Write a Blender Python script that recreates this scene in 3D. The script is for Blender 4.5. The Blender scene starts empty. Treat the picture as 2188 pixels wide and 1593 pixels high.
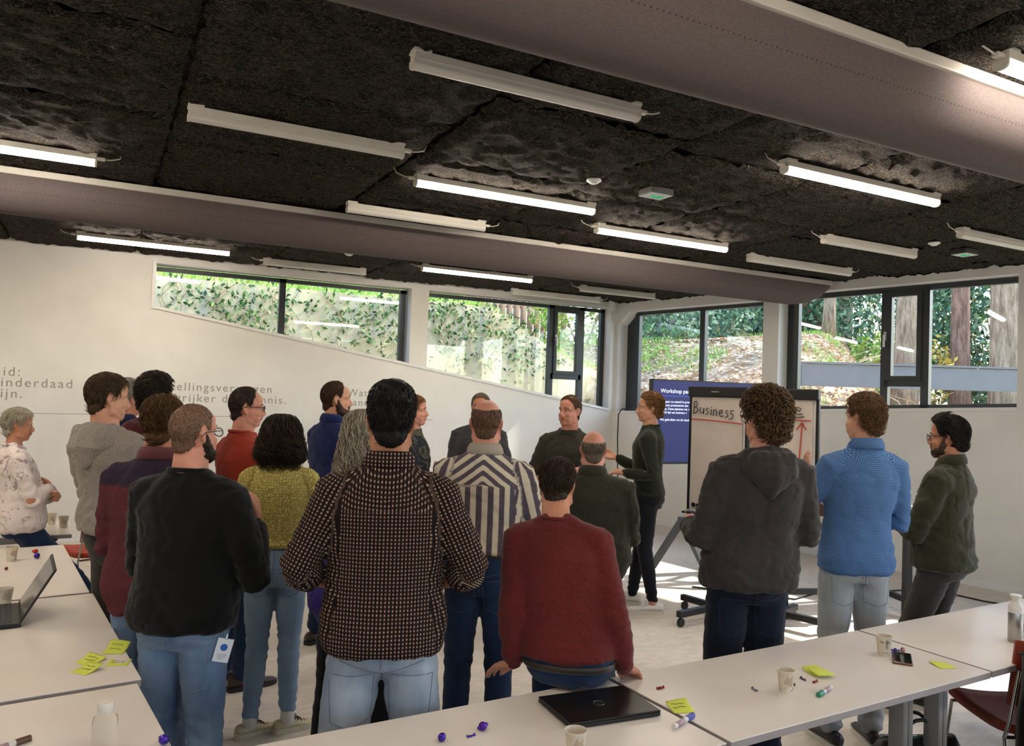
import bpy, bmesh, math, random
import numpy as np
from mathutils import Vector, Matrix, Euler

random.seed(7); RNG = np.random.default_rng(7)
scene = bpy.context.scene
COL = scene.collection
PI = math.pi
R = math.radians

# ------------------------------------------------------------------ camera, sky, sun, exposure
CAM_Z = 1.78
cam_d = bpy.data.cameras.new('camera'); cam = bpy.data.objects.new('camera', cam_d); COL.objects.link(cam)
cam_d.sensor_fit = 'HORIZONTAL'; cam_d.sensor_width = 36.0
cam_d.lens = 36.0 * 1683.1 / 2188.0
cam_d.clip_start = 0.05; cam_d.clip_end = 400
_pi, _ro, _ya = R(1.6138), R(1.95656), R(27.522)
_f = Vector((math.sin(_ya) * math.cos(_pi), math.cos(_ya) * math.cos(_pi), math.sin(_pi)))
_r = _f.cross(Vector((0, 0, 1))).normalized(); _u = _r.cross(_f)
_r2 = _r * math.cos(_ro) + _u * math.sin(_ro); _u2 = -_r * math.sin(_ro) + _u * math.cos(_ro)
cam.matrix_world = Matrix(((_r2.x, _u2.x, -_f.x, 0), (_r2.y, _u2.y, -_f.y, 0), (_r2.z, _u2.z, -_f.z, CAM_Z), (0, 0, 0, 1)))
scene.camera = cam

world = bpy.data.worlds.new('sky'); scene.world = world; world.use_nodes = True
_nt = world.node_tree; _bg = _nt.nodes['Background']
_sky = _nt.nodes.new('ShaderNodeTexSky'); _sky.sky_type = 'NISHITA'; _sky.sun_disc = False
_sky.sun_elevation = R(42); _sky.sun_rotation = R(108); _sky.air_density = 1.0; _sky.dust_density = 0.7; _sky.ozone_density = 1.0
_nt.links.new(_sky.outputs[0], _bg.inputs[0]); _bg.inputs[1].default_value = 0.80

sun_d = bpy.data.lights.new('sun', 'SUN'); sun_d.energy = 6.8; sun_d.angle = R(0.6); sun_d.color = (1.0, 0.95, 0.86)
sun = bpy.data.objects.new('sun', sun_d); COL.objects.link(sun)
sun.rotation_euler = (-Vector((2.75, -0.42, 2.35))).to_track_quat('-Z', 'Y').to_euler()

scene.view_settings.view_transform = 'Standard'; scene.view_settings.look = 'None'
scene.view_settings.gamma = 1.0; scene.view_settings.use_curve_mapping = False
scene.view_settings.exposure = 0.48
scene.cycles.use_denoising = True
scene.cycles.max_bounces = 5; scene.cycles.diffuse_bounces = 3; scene.cycles.glossy_bounces = 2
scene.cycles.transmission_bounces = 4; scene.cycles.transparent_max_bounces = 8
scene.cycles.use_adaptive_sampling = True; scene.cycles.adaptive_threshold = 0.06
scene.cycles.sample_clamp_indirect = 6.0; scene.cycles.caustics_reflective = False; scene.cycles.caustics_refractive = False

TUBE_POWER = 44.0      # emission of a lit ceiling tube

# ------------------------------------------------------------------ materials
def lin(c):
    return tuple(((v / 255) / 12.92 if v / 255 <= 0.04045 else ((v / 255 + 0.055) / 1.055) ** 2.4) for v in c)

def rgba(c): return (*lin(c), 1.0)

MATS = {}
class NT:
    def __init__(s, name, rough=0.6, spec=0.3):
        s.m = bpy.data.materials.new(name); s.m.use_nodes = True
        s.t = s.m.node_tree; s.b = s.t.nodes['Principled BSDF']
        s.b.inputs['Roughness'].default_value = rough
        s.b.inputs['Specular IOR Level'].default_value = spec
    def n(s, typ, **kw):
        nd = s.t.nodes.new(typ)
        for k, v in kw.items():
            if k.startswith('i_'):
                key = k[2:]; key = int(key) if key.isdigit() else key.replace('_', ' ')
                nd.inputs[key].default_value = v
            else: setattr(nd, k, v)
        return nd
    def l(s, a, b): s.t.links.new(a, b)
    def coord(s, which='Object', scale=(1, 1, 1), rot=(0, 0, 0)):
        tc = s.n('ShaderNodeTexCoord'); mp = s.n('ShaderNodeMapping')
        mp.inputs['Scale'].default_value = scale; mp.inputs['Rotation'].default_value = rot
        s.l(tc.outputs[which], mp.inputs['Vector']); return mp.outputs[0]
    def math(s, op, a, b=None, c=None):
        nd = s.n('ShaderNodeMath', operation=op)
        for i, x in enumerate((a, b, c)):
            if x is None: continue
            if isinstance(x, (int, float)): nd.inputs[i].default_value = x
            else: s.l(x, nd.inputs[i])
        return nd.outputs[0]
    def noise(s, vec, scale, detail=4, rough=0.55, dist=0.0):
        nd = s.n('ShaderNodeTexNoise', i_Scale=scale, i_Detail=detail, i_Roughness=rough, i_Distortion=dist)
        s.l(vec, nd.inputs['Vector']); return nd.outputs[0]
    def ramp(s, fac, stops):
        nd = s.n('ShaderNodeValToRGB'); e = nd.color_ramp.elements
        while len(e) < len(stops): e.new(0.5)
        for q, (p, c) in zip(e, stops): q.position = p; q.color = c if len(c) == 4 else (*c, 1)
        s.l(fac, nd.inputs[0]); return nd.outputs[0]
    def mix(s, fac, a, b, blend='MIX'):
        nd = s.n('ShaderNodeMix', data_type='RGBA', blend_type=blend)
        for i, x in ((0, fac), (6, a), (7, b)):
            if isinstance(x, (int, float)): nd.inputs[i].default_value = x
            elif isinstance(x, tuple): nd.inputs[i].default_value = x if len(x) == 4 else (*x, 1)
            else: s.l(x, nd.inputs[i])
        return nd.outputs[2]
    def bump(s, h, strength=0.3, dist=0.01):
        nd = s.n('ShaderNodeBump', i_Strength=strength, i_Distance=dist)
        s.l(h, nd.inputs['Height']); s.l(nd.outputs[0], s.b.inputs['Normal'])
    def col(s, c): s.l(c, s.b.inputs['Base Color'])

def plain(name, c, rough=0.5, metal=0.0, spec=0.4, var=0.06, vscale=6.0, bump=0.0, bscale=40):
    """a plain coloured surface with slight procedural variation"""
    if name in MATS: return MATS[name]
    k = NT(name, rough, spec); k.b.inputs['Metallic'].default_value = metal
    v = k.coord(); nz = k.noise(v, vscale, 3)
    a = lin(c); lo = tuple(x * (1 - var) for x in a); hi = tuple(min(1, x * (1 + var)) for x in a)
    k.col(k.ramp(nz, [(0.3, lo), (0.7, hi)]))
    if bump: k.bump(k.noise(v, bscale, 4), bump, 0.004)
    MATS[name] = k.m; return k.m

def emit(name, c, strength):
    if name in MATS: return MATS[name]
    k = NT(name); k.b.inputs['Base Color'].default_value = rgba(c)
    k.b.inputs['Emission Color'].default_value = rgba(c); k.b.inputs['Emission Strength'].default_value = strength
    MATS[name] = k.m; return k.m

# ------------------------------------------------------------------ mesh helpers
class MB:
    def __init__(s): s.v = []; s.f = []; s.mi = []; s.cur = 0
    def add(s, vs, fs):
        o = len(s.v); s.v.extend([tuple(map(float, p)) for p in vs])
        for f in fs: s.f.append(tuple(i + o for i in f)); s.mi.append(s.cur)
        return s
    def box(s, a, b):
        (x0, y0, z0), (x1, y1, z1) = a, b
        return s.add([(x0, y0, z0), (x1, y0, z0), (x1, y1, z0), (x0, y1, z0), (x0, y0, z1), (x1, y0, z1), (x1, y1, z1), (x0, y1, z1)],
                     [(0, 3, 2, 1), (4, 5, 6, 7), (0, 1, 5, 4), (1, 2, 6, 5), (2, 3, 7, 6), (3, 0, 4, 7)])
    def rbox(s, a, b, r=0.004):
        """box with chamfered vertical and horizontal edges"""
        bm = bmesh.new(); bmesh.ops.create_cube(bm, size=1)
        for v in bm.verts:
            v.co = Vector([(a[i] + b[i]) / 2 + v.co[i] * (b[i] - a[i]) for i in range(3)])
        bmesh.ops.bevel(bm, geom=bm.edges[:], offset=r, segments=2, profile=0.6, affect='EDGES')
        bm.verts.index_update(); s.add([v.co for v in bm.verts], [[v.index for v in f.verts] for f in bm.faces]); bm.free(); return s
    def beam(s, p, q, w, h, up=(0, 0, 1)):
        p = Vector(p); q = Vector(q); d = (q - p).normalized(); u = Vector(up)
        sd = d.cross(u)
        if sd.length < 1e-5: sd = d.cross(Vector((1, 0, 0)))
        sd.normalize(); u = sd.cross(d)
        c = [(-w / 2, -h / 2), (w / 2, -h / 2), (w / 2, h / 2), (-w / 2, h / 2)]
        vs = [p + sd * a + u * b for a, b in c] + [q + sd * a + u * b for a, b in c]
        return s.add(vs, [(0, 1, 2, 3), (7, 6, 5, 4), (0, 4, 5, 1), (1, 5, 6, 2), (2, 6, 7, 3), (3, 7, 4, 0)])
    def prism(s, poly, y0, y1, M=None):
        """polygon in (x, z), extruded along y"""
        n = len(poly); vs = [(x, y0, z) for x, z in poly] + [(x, y1, z) for x, z in poly]
        if M is not None: vs = [M @ Vector(p) for p in vs]
        return s.add(vs, [tuple(range(n)), tuple(range(2 * n - 1, n - 1, -1))] + [(i, i + n, (i + 1) % n + n, (i + 1) % n) for i in range(n)])
    def tube(s, pts, rad, seg=10, caps=True, ratio=None, side=None):
        """round tube through pts with a radius per point; ratio squeezes it along `side`"""
        pts = [Vector(p) for p in pts]; n = len(pts)
        if isinstance(rad, (int, float)): rad = [rad] * n
        if caps:
            def capped(i, j):
                d = (pts[i] - pts[j]); d = d.normalized() if d.length > 1e-9 else Vector((0, 0, 1)); r = rad[i]
                return [(pts[i] + d * r * 0.92, r * 0.38), (pts[i] + d * r * 0.62, r * 0.78)]
            a = capped(0, 1); b = capped(n - 1, n - 2)
            P = [x[0] for x in a] + pts + [x[0] for x in reversed(b)]
            Q = [x[1] for x in a] + list(rad) + [x[1] for x in reversed(b)]
        else: P, Q = pts, list(rad)
        vs = []; prev = Vector(side) if side is not None else None
        for i, p in enumerate(P):
            t = (P[min(i + 1, len(P) - 1)] - P[max(i - 1, 0)])
            t = t.normalized() if t.length > 1e-9 else Vector((0, 0, 1))
            if prev is None: prev = t.orthogonal()
            a = (prev - t * prev.dot(t))
            a = a.normalized() if a.length > 1e-6 else t.orthogonal().normalized()
            prev = a; b = t.cross(a); k = ratio if ratio else 1.0
            for j in range(seg):
                w = 2 * PI * j / seg
                vs.append(p + a * math.cos(w) * Q[i] + b * math.sin(w) * Q[i] * k)
        m = len(P); fs = [(i * seg + j, i * seg + (j + 1) % seg, (i + 1) * seg + (j + 1) % seg, (i + 1) * seg + j) for i in range(m - 1) for j in range(seg)]
        fs += [tuple(range(seg - 1, -1, -1)), tuple((m - 1) * seg + j for j in range(seg))]
        return s.add(vs, fs)
    def loft(s, rings):
        """rings: lists of equally many points, closed ends"""
        m = len(rings); g = len(rings[0]); vs = [p for r in rings for p in r]
        fs = [(i * g + j, i * g + (j + 1) % g, (i + 1) * g + (j + 1) % g, (i + 1) * g + j) for i in range(m - 1) for j in range(g)]
        fs += [tuple(range(g - 1, -1, -1)), tuple((m - 1) * g + j for j in range(g))]
        return s.add(vs, fs)
    def lathe(s, prof, seg=20, M=None, closed=True):
        vs = []
        for r, z in prof:
            for j in range(seg):
                w = 2 * PI * j / seg; p = Vector((r * math.cos(w), r * math.sin(w), z)); vs.append(M @ p if M is not None else p)
        m = len(prof); fs = [(i * seg + j, i * seg + (j + 1) % seg, (i + 1) * seg + (j + 1) % seg, (i + 1) * seg + j) for i in range(m - 1) for j in range(seg)]
        if closed: fs += [tuple(range(seg - 1, -1, -1)), tuple((m - 1) * seg + j for j in range(seg))]
        return s.add(vs, fs)
    def ell(s, c, r, M=None, seg=16, rows=10):
        vs = []; fs = []
        c = Vector(c)
        for i in range(1, rows):
            e = PI * i / rows - PI / 2
            for j in range(seg):
                w = 2 * PI * j / seg
                vs.append(Vector((c.x + r[0] * math.cos(e) * math.cos(w), c.y + r[1] * math.cos(e) * math.sin(w), c.z + r[2] * math.sin(e))))
        vs += [Vector((c.x, c.y, c.z - r[2])), Vector((c.x, c.y, c.z + r[2]))]
        if M is not None: vs = [M @ p for p in vs]
        m = rows - 1
        fs = [(i * seg + j, i * seg + (j + 1) % seg, (i + 1) * seg + (j + 1) % seg, (i + 1) * seg + j) for i in range(m - 1) for j in range(seg)]
        fs += [(m * seg, (j + 1) % seg, j) for j in range(seg)] + [(m * seg + 1, (m - 1) * seg + j, (m - 1) * seg + (j + 1) % seg) for j in range(seg)]
        return s.add(vs, fs)
    def xform(s, M): s.v = [tuple(M @ Vector(p)) for p in s.v]; return s
    def mesh(s, name, mats, smooth=True):
        me = bpy.data.meshes.new(name); me.from_pydata(s.v, [], s.f)
        for m in (mats if isinstance(mats, (list, tuple)) else [mats]): me.materials.append(m)
        if any(s.mi): me.polygons.foreach_set('material_index', s.mi)
        if smooth: me.shade_smooth()
        me.update(); return me
    def build(s, name, mats, parent=None, smooth=False, loc=None, rz=0):
        o = bpy.data.objects.new(name, s.mesh(name, mats, smooth)); COL.objects.link(o); o.parent = parent
        if loc is not None: o.location = loc
        o.rotation_euler[2] = rz
        return o

def sharp(o, ang=40):
    """smooth shading, but hard edges stay hard"""
    me = o.data; me.shade_smooth()
    try: me.set_sharp_from_angle(angle=R(ang))
    except Exception: pass
    return o

def tag(o, label=None, cat=None, group=None, kind=None):
    if label: o['label'] = label
    if cat: o['category'] = cat
    if group: o['group'] = group
    if kind: o['kind'] = kind
    return o

def thing(name, label, cat, loc=(0, 0, 0), rz=0, group=None):
    o = bpy.data.objects.new(name, None); COL.objects.link(o); o.location = loc; o.rotation_euler[2] = rz
    o.empty_display_size = 0.1
    return tag(o, label, cat, group)

def struct(o): o['kind'] = 'structure'; return o

def clone(o, parent=None, label=None):
    c = o.copy(); COL.objects.link(c); c.parent = parent
    if label: c['label'] = label
    for ch in o.children: clone(ch, c)
    return c

def obj_from_mesh(name, me, parent=None, loc=None, rz=0):
    o = bpy.data.objects.new(name, me); COL.objects.link(o); o.parent = parent
    if loc is not None: o.location = loc
    o.rotation_euler[2] = rz; return o

def word_meshes(me, gap):
    """split a flat line of lettering into one mesh per word"""
    bm = bmesh.new(); bm.from_mesh(me); isl = []; seen = set()
    for v in bm.verts:
        if v in seen: continue
        st = [v]; comp = []; seen.add(v)
        while st:
            a = st.pop(); comp.append(a)
            for e in a.link_edges:
                b = e.other_vert(a)
                if b not in seen: seen.add(b); st.append(b)
        isl.append((min(q.co.x for q in comp), max(q.co.x for q in comp), comp))
    isl.sort(key=lambda t: t[0]); words_ = []; right = None
    for a, b, comp in isl:
        if right is None or a - right > gap: words_.append([])
        words_[-1] += comp; right = b if right is None else max(right, b)
    out = []
    for w in words_:
        idx = {v: i for i, v in enumerate(w)}; fs = [[idx[v] for v in f.verts] for f in bm.faces if f.verts[0] in idx]
        m2 = bpy.data.meshes.new('word'); m2.from_pydata([v.co[:] for v in w], [], fs); m2.materials.append(me.materials[0]); m2.update(); out.append(m2)
    bm.free(); return out

def text_mesh(name, body, size, mat, M, align='LEFT', depth=0.0015, spacing=1.0):
    cu = bpy.data.curves.new(name, 'FONT'); cu.body = body; cu.size = size; cu.extrude = depth; cu.align_x = align
    cu.space_character = spacing; cu.resolution_u = 4
    ob = bpy.data.objects.new(name, cu); COL.objects.link(ob)
    dg = bpy.context.evaluated_depsgraph_get(); me = bpy.data.meshes.new_from_object(ob.evaluated_get(dg))
    bpy.data.objects.remove(ob); bpy.data.curves.remove(cu)
    me.transform(M); me.materials.clear(); me.materials.append(mat); me.name = name
    return me

# vectorised value noise
def _hash(ix, iy, iz, seed):
    h = (ix.astype(np.int64) * 374761393 + iy.astype(np.int64) * 668265263 + iz.astype(np.int64) * 2147483647 + seed * 974711) & 0x7fffffff
    h = ((h ^ (h >> 13)) * 1274126177) & 0x7fffffff
    return ((h ^ (h >> 16)) & 0xffff) / 65535.0 * 2 - 1
def vnoise(p, seed=0):
    p = np.asarray(p, float); i = np.floor(p); f = p - i; u = f * f * (3 - 2 * f); out = 0
    for dx in (0, 1):
        for dy in (0, 1):
            for dz in (0, 1):
                w = (u[:, 0] if dx else 1 - u[:, 0]) * (u[:, 1] if dy else 1 - u[:, 1]) * (u[:, 2] if dz else 1 - u[:, 2])
                out = out + w * _hash(i[:, 0] + dx, i[:, 1] + dy, i[:, 2] + dz, seed)
    return out
def fbm(p, seed=0, oct=3):
    o = 0; a = 1.0; q = np.asarray(p, float)
    for k in range(oct): o = o + a * vnoise(q, seed + k); a *= 0.5; q = q * 2.03 + 11.3
    return o
def coords(me):
    a = np.empty(len(me.vertices) * 3); me.vertices.foreach_get('co', a); return a.reshape(-1, 3)
def normals(me):
    a = np.empty(len(me.vertices) * 3); me.vertices.foreach_get('normal', a); return a.reshape(-1, 3)
def set_coords(me, a): me.vertices.foreach_set('co', np.ascontiguousarray(a).ravel()); me.update()
def quads_mesh(name, P, mat, smooth=False):
    """P: (n,4,3) array of quads -> one mesh"""
    n = len(P); me = bpy.data.meshes.new(name); me.vertices.add(n * 4); me.vertices.foreach_set('co', P.reshape(-1))
    me.loops.add(n * 4); me.loops.foreach_set('vertex_index', np.arange(n * 4, dtype=np.int32))
    me.polygons.add(n); me.polygons.foreach_set('loop_start', np.arange(0, n * 4, 4, dtype=np.int32))
    me.materials.append(mat); me.update(calc_edges=True); me.validate(); return me
# ================================================================== room shell
CEIL = 3.25; WALL_Y = 10.0
B0 = Vector((6.98, 10.0, 0)); B1 = Vector((8.02, 4.7, 0)); BD = (B1 - B0).normalized(); BN = Vector((-BD.y, BD.x, 0))
if BN.x < 0: BN = -BN
BEND = 9.6                                                 # length of the window wall
# frame of the window wall: local x along the wall, y outwards, z up
BM = Matrix(((BD.x, BN.x, 0, B0.x), (BD.y, BN.y, 0, B0.y), (0, 0, 1, 0), (0, 0, 0, 1)))
BE = B0 + BD * BEND

def carpet():
    k = NT('grey carpet', 0.95, 0.1); v = k.coord()
    big = k.noise(v, 1.3, 4); mid = k.noise(k.coord(scale=(1, 2.2, 1)), 9, 5, 0.65); fine = k.noise(v, 210, 2)
    br = k.n('ShaderNodeTexBrick', i_Scale=1.0); br.offset = 0.5
    br.inputs['Color1'].default_value = rgba((228, 219, 205)); br.inputs['Color2'].default_value = rgba((216, 208, 195)); br.inputs['Mortar'].default_value = rgba((204, 196, 184))
    br.inputs['Mortar Size'].default_value = 0.002; br.inputs['Brick Width'].default_value = 1.0; br.inputs['Row Height'].default_value = 0.5; k.l(v, br.inputs['Vector'])
    c = k.mix(0.45, br.outputs[0], k.ramp(mid, [(0.38, lin((184, 175, 162))), (0.62, lin((240, 230, 216)))]))
    c = k.mix(0.2, c, k.ramp(big, [(0.4, lin((200, 192, 180))), (0.6, lin((234, 225, 212)))]))
    k.col(k.mix(0.3, c, k.ramp(fine, [(0.3, lin((176, 167, 154))), (0.7, lin((240, 231, 218)))]))); k.bump(fine, 0.5, 0.004); return k.m
def wall_paint():
    k = NT('white wall paint', 0.75, 0.25); v = k.coord(); k.col(k.ramp(k.noise(v, 2.0, 3), [(0.3, lin((214, 212, 207))), (0.7, lin((224, 222, 217)))])); k.bump(k.noise(v, 220, 2), 0.06, 0.002); return k.m
M_WALL = wall_paint(); M_TRIM = plain('white gloss trim', (222, 222, 220), 0.35); M_FRAME = plain('anthracite frame', (50, 55, 58), 0.4); M_CARPET = carpet()
M_GREYWALL = plain('plaster back wall', (190, 188, 184), 0.85)

flo = MB(); XW = -4.6; YS = -3.2
flo.add([(XW, YS, 0), (BE.x + 0.25, YS, 0), (B0.x + .3, WALL_Y + .25, 0), (XW, WALL_Y + .25, 0), (XW, YS, -.15), (BE.x + 0.25, YS, -.15), (B0.x + .3, WALL_Y + .25, -.15), (XW, WALL_Y + .25, -.15)],
        [(0, 1, 2, 3), (7, 6, 5, 4), (0, 4, 5, 1), (1, 5, 6, 2), (2, 6, 7, 3), (3, 7, 4, 0)])
struct(flo.build('floor', M_CARPET))

def sill_z(x): return 2.665 - 0.1645 * (x - 0.52)
TOPW = 3.17
lw = MB(); y0, y1 = WALL_Y, WALL_Y + 0.25
xs = [XW, 0.515, 3.65, 3.90, 6.89, B0.x + 0.28]
WTOP = CEIL + .10
lw.prism([(xs[0], 0), (xs[1], 0), (xs[1], WTOP), (xs[0], WTOP)], y0, y1)
lw.prism([(xs[1], 0), (xs[2], 0), (xs[2], sill_z(xs[2])), (xs[1], sill_z(xs[1]))], y0, y1); lw.prism([(xs[1], TOPW), (xs[2], TOPW), (xs[2], WTOP), (xs[1], WTOP)], y0, y1)
lw.prism([(xs[2], 0), (xs[3], 0), (xs[3], WTOP), (xs[2], WTOP)], y0, y1)
lw.prism([(xs[3], 0), (xs[4], 0), (xs[4], sill_z(xs[4])), (xs[3], sill_z(xs[3]))], y0, y1); lw.prism([(xs[3], TOPW), (xs[4], TOPW), (xs[4], WTOP), (xs[3], WTOP)], y0, y1)
lw.prism([(xs[4], 0), (xs[5], 0), (xs[5], WTOP), (xs[4], WTOP)], y0, y1)
struct(lw.build('wall_left', M_WALL))
# sloping sill board and the raised casing round the high window
def slope_board(name, xa, xb, lift, yf, yb, th):
    m = MB(); m.prism([(xa, sill_z(xa) + lift - th), (xb, sill_z(xb) + lift - th), (xb, sill_z(xb) + lift), (xa, sill_z(xa) + lift)], yf, yb); return struct(m.build(name, M_TRIM))
slope_board('trim_1', 0.50, 6.90, 0.012, WALL_Y - 0.022, WALL_Y + 0.19, 0.035)
cs = MB(); cs.box((0.475, WALL_Y - 0.018, sill_z(.5) - .03), (0.515, WALL_Y, CEIL - 0.03)); struct(cs.build('trim_2', M_TRIM))

def bsill(s): return 1.585 + (1.822 - 1.585) * (s - 0.07) / 5.5
bw = MB(); T3 = 3.11; T4 = 3.16; E0, E1, E2, E3 = 0.065, 2.60, 2.825, 5.50
P = lambda poly: bw.prism(poly, 0, 0.26, BM)
P([(-0.02, 0), (E0, 0), (E0, WTOP), (-0.02, WTOP)])
P([(E0, 0), (E1, 0), (E1, bsill(E1)), (E0, bsill(E0))]); P([(E0, 2.915), (0.285, T3), (E1, T3), (E1, WTOP), (E0, WTOP)])
P([(E1, 0), (E2, 0), (E2, WTOP), (E1, WTOP)])
P([(E2, 0), (E3, 0), (E3, bsill(E3)), (E2, bsill(E2))]); P([(E2, T4), (E3, T4), (E3, WTOP), (E2, WTOP)])
P([(E3, 0), (5.75, 0), (5.75, WTOP), (E3, WTOP)])
P([(5.75, 0), (8.6, 0), (8.6, bsill(E3)), (5.75, bsill(E3))]); P([(5.75, T4), (8.6, T4), (8.6, WTOP), (5.75, WTOP)]); P([(8.6, 0), (BEND, 0), (BEND, WTOP), (8.6, WTOP)])
struct(bw.build('wall_back', M_WALL))
def bsill_board(name, a, b):
    m = MB(); m.prism([(a, bsill(a) - .025), (b, bsill(b) - .025), (b, bsill(b) + .012), (a, bsill(a) + .012)], -0.02, 0.2, BM); struct(m.build(name, M_TRIM))
bsill_board('trim_3', 0.0, 2.60); bsill_board('trim_4', 2.825, 5.50)
m = MB(); m.prism([(0, 0), (BEND, 0), (BEND, .075), (0, .075)], -0.014, 0.0, BM); struct(m.build('baseboard_back', M_TRIM))
m = MB(); m.box((XW, WALL_Y - 0.014, 0), (6.98, WALL_Y, .075)); struct(m.build('baseboard_left', M_TRIM))
# the rest of the room, behind the photographer: side wall and a window front
m = MB(); m.box((XW - .2, YS, 0), (XW, WALL_Y + .25, CEIL)); struct(m.build('wall_side', M_GREYWALL))
m = MB(); xe = BE.x + .25
m.box((XW - .2, YS - .2, 0), (xe, YS, 0.8)); m.box((XW - .2, YS - .2, 2.95), (xe, YS, CEIL))
for a, b in ((XW - .2, -3.4), (-1.6, 1.2), (3.0, xe)): m.box((a, YS - .2, .8), (b, YS, 2.95))
struct(m.build('wall_front', M_GREYWALL))

# ------------------------------------------------------------------ writing on the left wall
M_LETTER = plain('grey wall lettering', (146, 142, 134), 0.6)
def wall_text(name, words, x, z, size, align='LEFT', label=None):
    Mx = Matrix.Translation((x, WALL_Y - 0.0012, z)) @ Matrix.Rotation(PI / 2, 4, 'X')
    me = text_mesh(name, words, size, M_LETTER, Mx, align, 0.001, 1.22)
    return me
def lettering(label, lines):
    t = thing('wall_lettering', label, 'lettering', (0, 0, 0), 0, 'words on the white wall')
    for w, x, z, sz, al in lines:
        for me in word_meshes(wall_text('text_line', w, x, z, sz, al), sz * .22): obj_from_mesh('word', me, t)
lettering('grey words ending inderdaad zijn at the far left of the white wall', [('heid:', -.772, 1.805, .140, 'RIGHT'), ('ij inderdaad', -.272, 1.690, .140, 'RIGHT'), ('zijn.', -.742, 1.570, .140, 'RIGHT')])
lettering('grey words ending dan kennis in the middle of the white wall', [('Voorstellingsvermogen', 1.880, 1.705, .136, 'RIGHT'), ('is belangrijker dan kennis.', 2.055, 1.575, .136, 'RIGHT')])
lettering('grey words starting with Wat at the right of the white wall', [('Wat', 2.83, 1.700, .130, 'LEFT'), ('vandaag', 2.83, 1.575, .130, 'LEFT')])
for a, b in ((XW + .1, 2.08), (2.82, 4.02)):
    o = MB().box((a, WALL_Y - .0012, 1.403), (b, WALL_Y, 1.409)).build('wall_line', M_LETTER); tag(o, 'thin grey line on the white wall below the %s words' % ('left and middle' if a < 0 else 'right'), 'line')

# ------------------------------------------------------------------ windows
def pane_mat():
    k = NT('window glass'); t = k.t; t.nodes.remove(k.b)
    out = [n for n in t.nodes if n.type == 'OUTPUT_MATERIAL'][0]; tr = k.n('ShaderNodeBsdfTransparent'); gl = k.n('ShaderNodeBsdfGlossy', i_Roughness=0.02)
    fr = k.n('ShaderNodeLayerWeight'); mx = k.n('ShaderNodeMixShader'); k.l(k.math('ADD', k.math('MULTIPLY', k.math('POWER', fr.outputs['Facing'], 4.0), 0.9), 0.045), mx.inputs[0]); k.l(tr.outputs[0], mx.inputs[1]); k.l(gl.outputs[0], mx.inputs[2]); k.l(mx.outputs[0], out.inputs[0])
    tr.inputs[0].default_value = (0.95, 0.97, 0.96, 1); return k.m
M_PANE = pane_mat()
def window(name, Mx, bars, panes, handle=None):
    """bars: (kind, x0, z0, x1, z1, width, y, depth); panes: polygons in (x, z)"""
    t = bpy.data.objects.new(name, None); COL.objects.link(t); struct(t)
    for kd, xa, za, xb, zb, w, y, dp in bars:
        dv = Vector((xb - xa, 0, zb - za)).normalized(); m = MB(); m.beam((xa, y, za), (xb, y, zb), dp, w, Vector((-dv.z, 0, dv.x))); m.xform(Mx); m.build(kd, M_FRAME, t)
    for poly, y in panes: m = MB(); m.prism(poly, y - .004, y + .004, Mx); m.build('pane', M_PANE, t)
    if handle:
        x, z, y = handle; m = MB(); m.rbox((x - .014, y - .022, z - .05), (x + .014, y, z + .05), .005); m.rbox((x - .011, y - .05, z - .016), (x + .011, y - .02, z + .012), .004); m.rbox((x - .011, y - .052, z - .13), (x + .011, y - .034, z + .012), .004); m.xform(Mx); m.build('handle', plain('handle aluminium', (182, 184, 182), 0.35, 0.6), t)
    return t
I4 = Matrix.Identity(4); yf = WALL_Y + 0.20; D = 0.07
sz = sill_z
window('window_1', I4, [('top_frame', .515, 3.13, 3.65, 3.13, .05, yf, D), ('mullion', 1.99, sz(1.99), 1.99, 3.15, .075, yf, D), ('side_frame', 3.592, sz(3.6), 3.592, 3.15, .075, yf, D)],
       [([(.515, sz(.515)), (1.95, sz(1.95)), (1.95, 3.12), (.515, 3.12)], yf), ([(2.03, sz(2.03)), (3.56, sz(3.56)), (3.56, 3.12), (2.03, 3.12)], yf)])
window('window_2', I4, [('top_frame', 3.90, 3.13, 6.89, 3.13, .05, yf, D), ('mullion', 5.94, sz(5.94), 5.94, 3.15, .085, yf, D), ('mullion', 6.475, sz(6.475), 6.475, 3.15, .085, yf, D), ('side_frame', 6.855, sz(6.9), 6.855, 3.15, .075, yf, D),
                        ('transom', 5.94, 2.085, 6.475, 2.085, .08, yf, D), ('casement_frame', 6.005, 2.13, 6.005, 3.09, .05, yf - .02, D), ('casement_frame', 6.405, 2.13, 6.405, 3.09, .05, yf - .02, D), ('casement_frame', 5.985, 3.075, 6.43, 3.075, .05, yf - .021, D), ('casement_frame', 5.985, 2.145, 6.43, 2.145, .05, yf - .021, D)],
       [([(3.9, sz(3.9)), (5.9, sz(5.9)), (5.9, 3.12), (3.9, 3.12)], yf), ([(5.98, sz(5.98)), (6.44, sz(6.44)), (6.44, 2.05), (5.98, 2.05)], yf), ([(6.02, 2.16), (6.39, 2.16), (6.39, 3.06), (6.02, 3.06)], yf), ([(6.51, sz(6.51)), (6.83, sz(6.83)), (6.83, 3.12), (6.51, 3.12)], yf)], (6.0, 2.66, yf - .055))
yb = .21; bs = bsill
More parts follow.
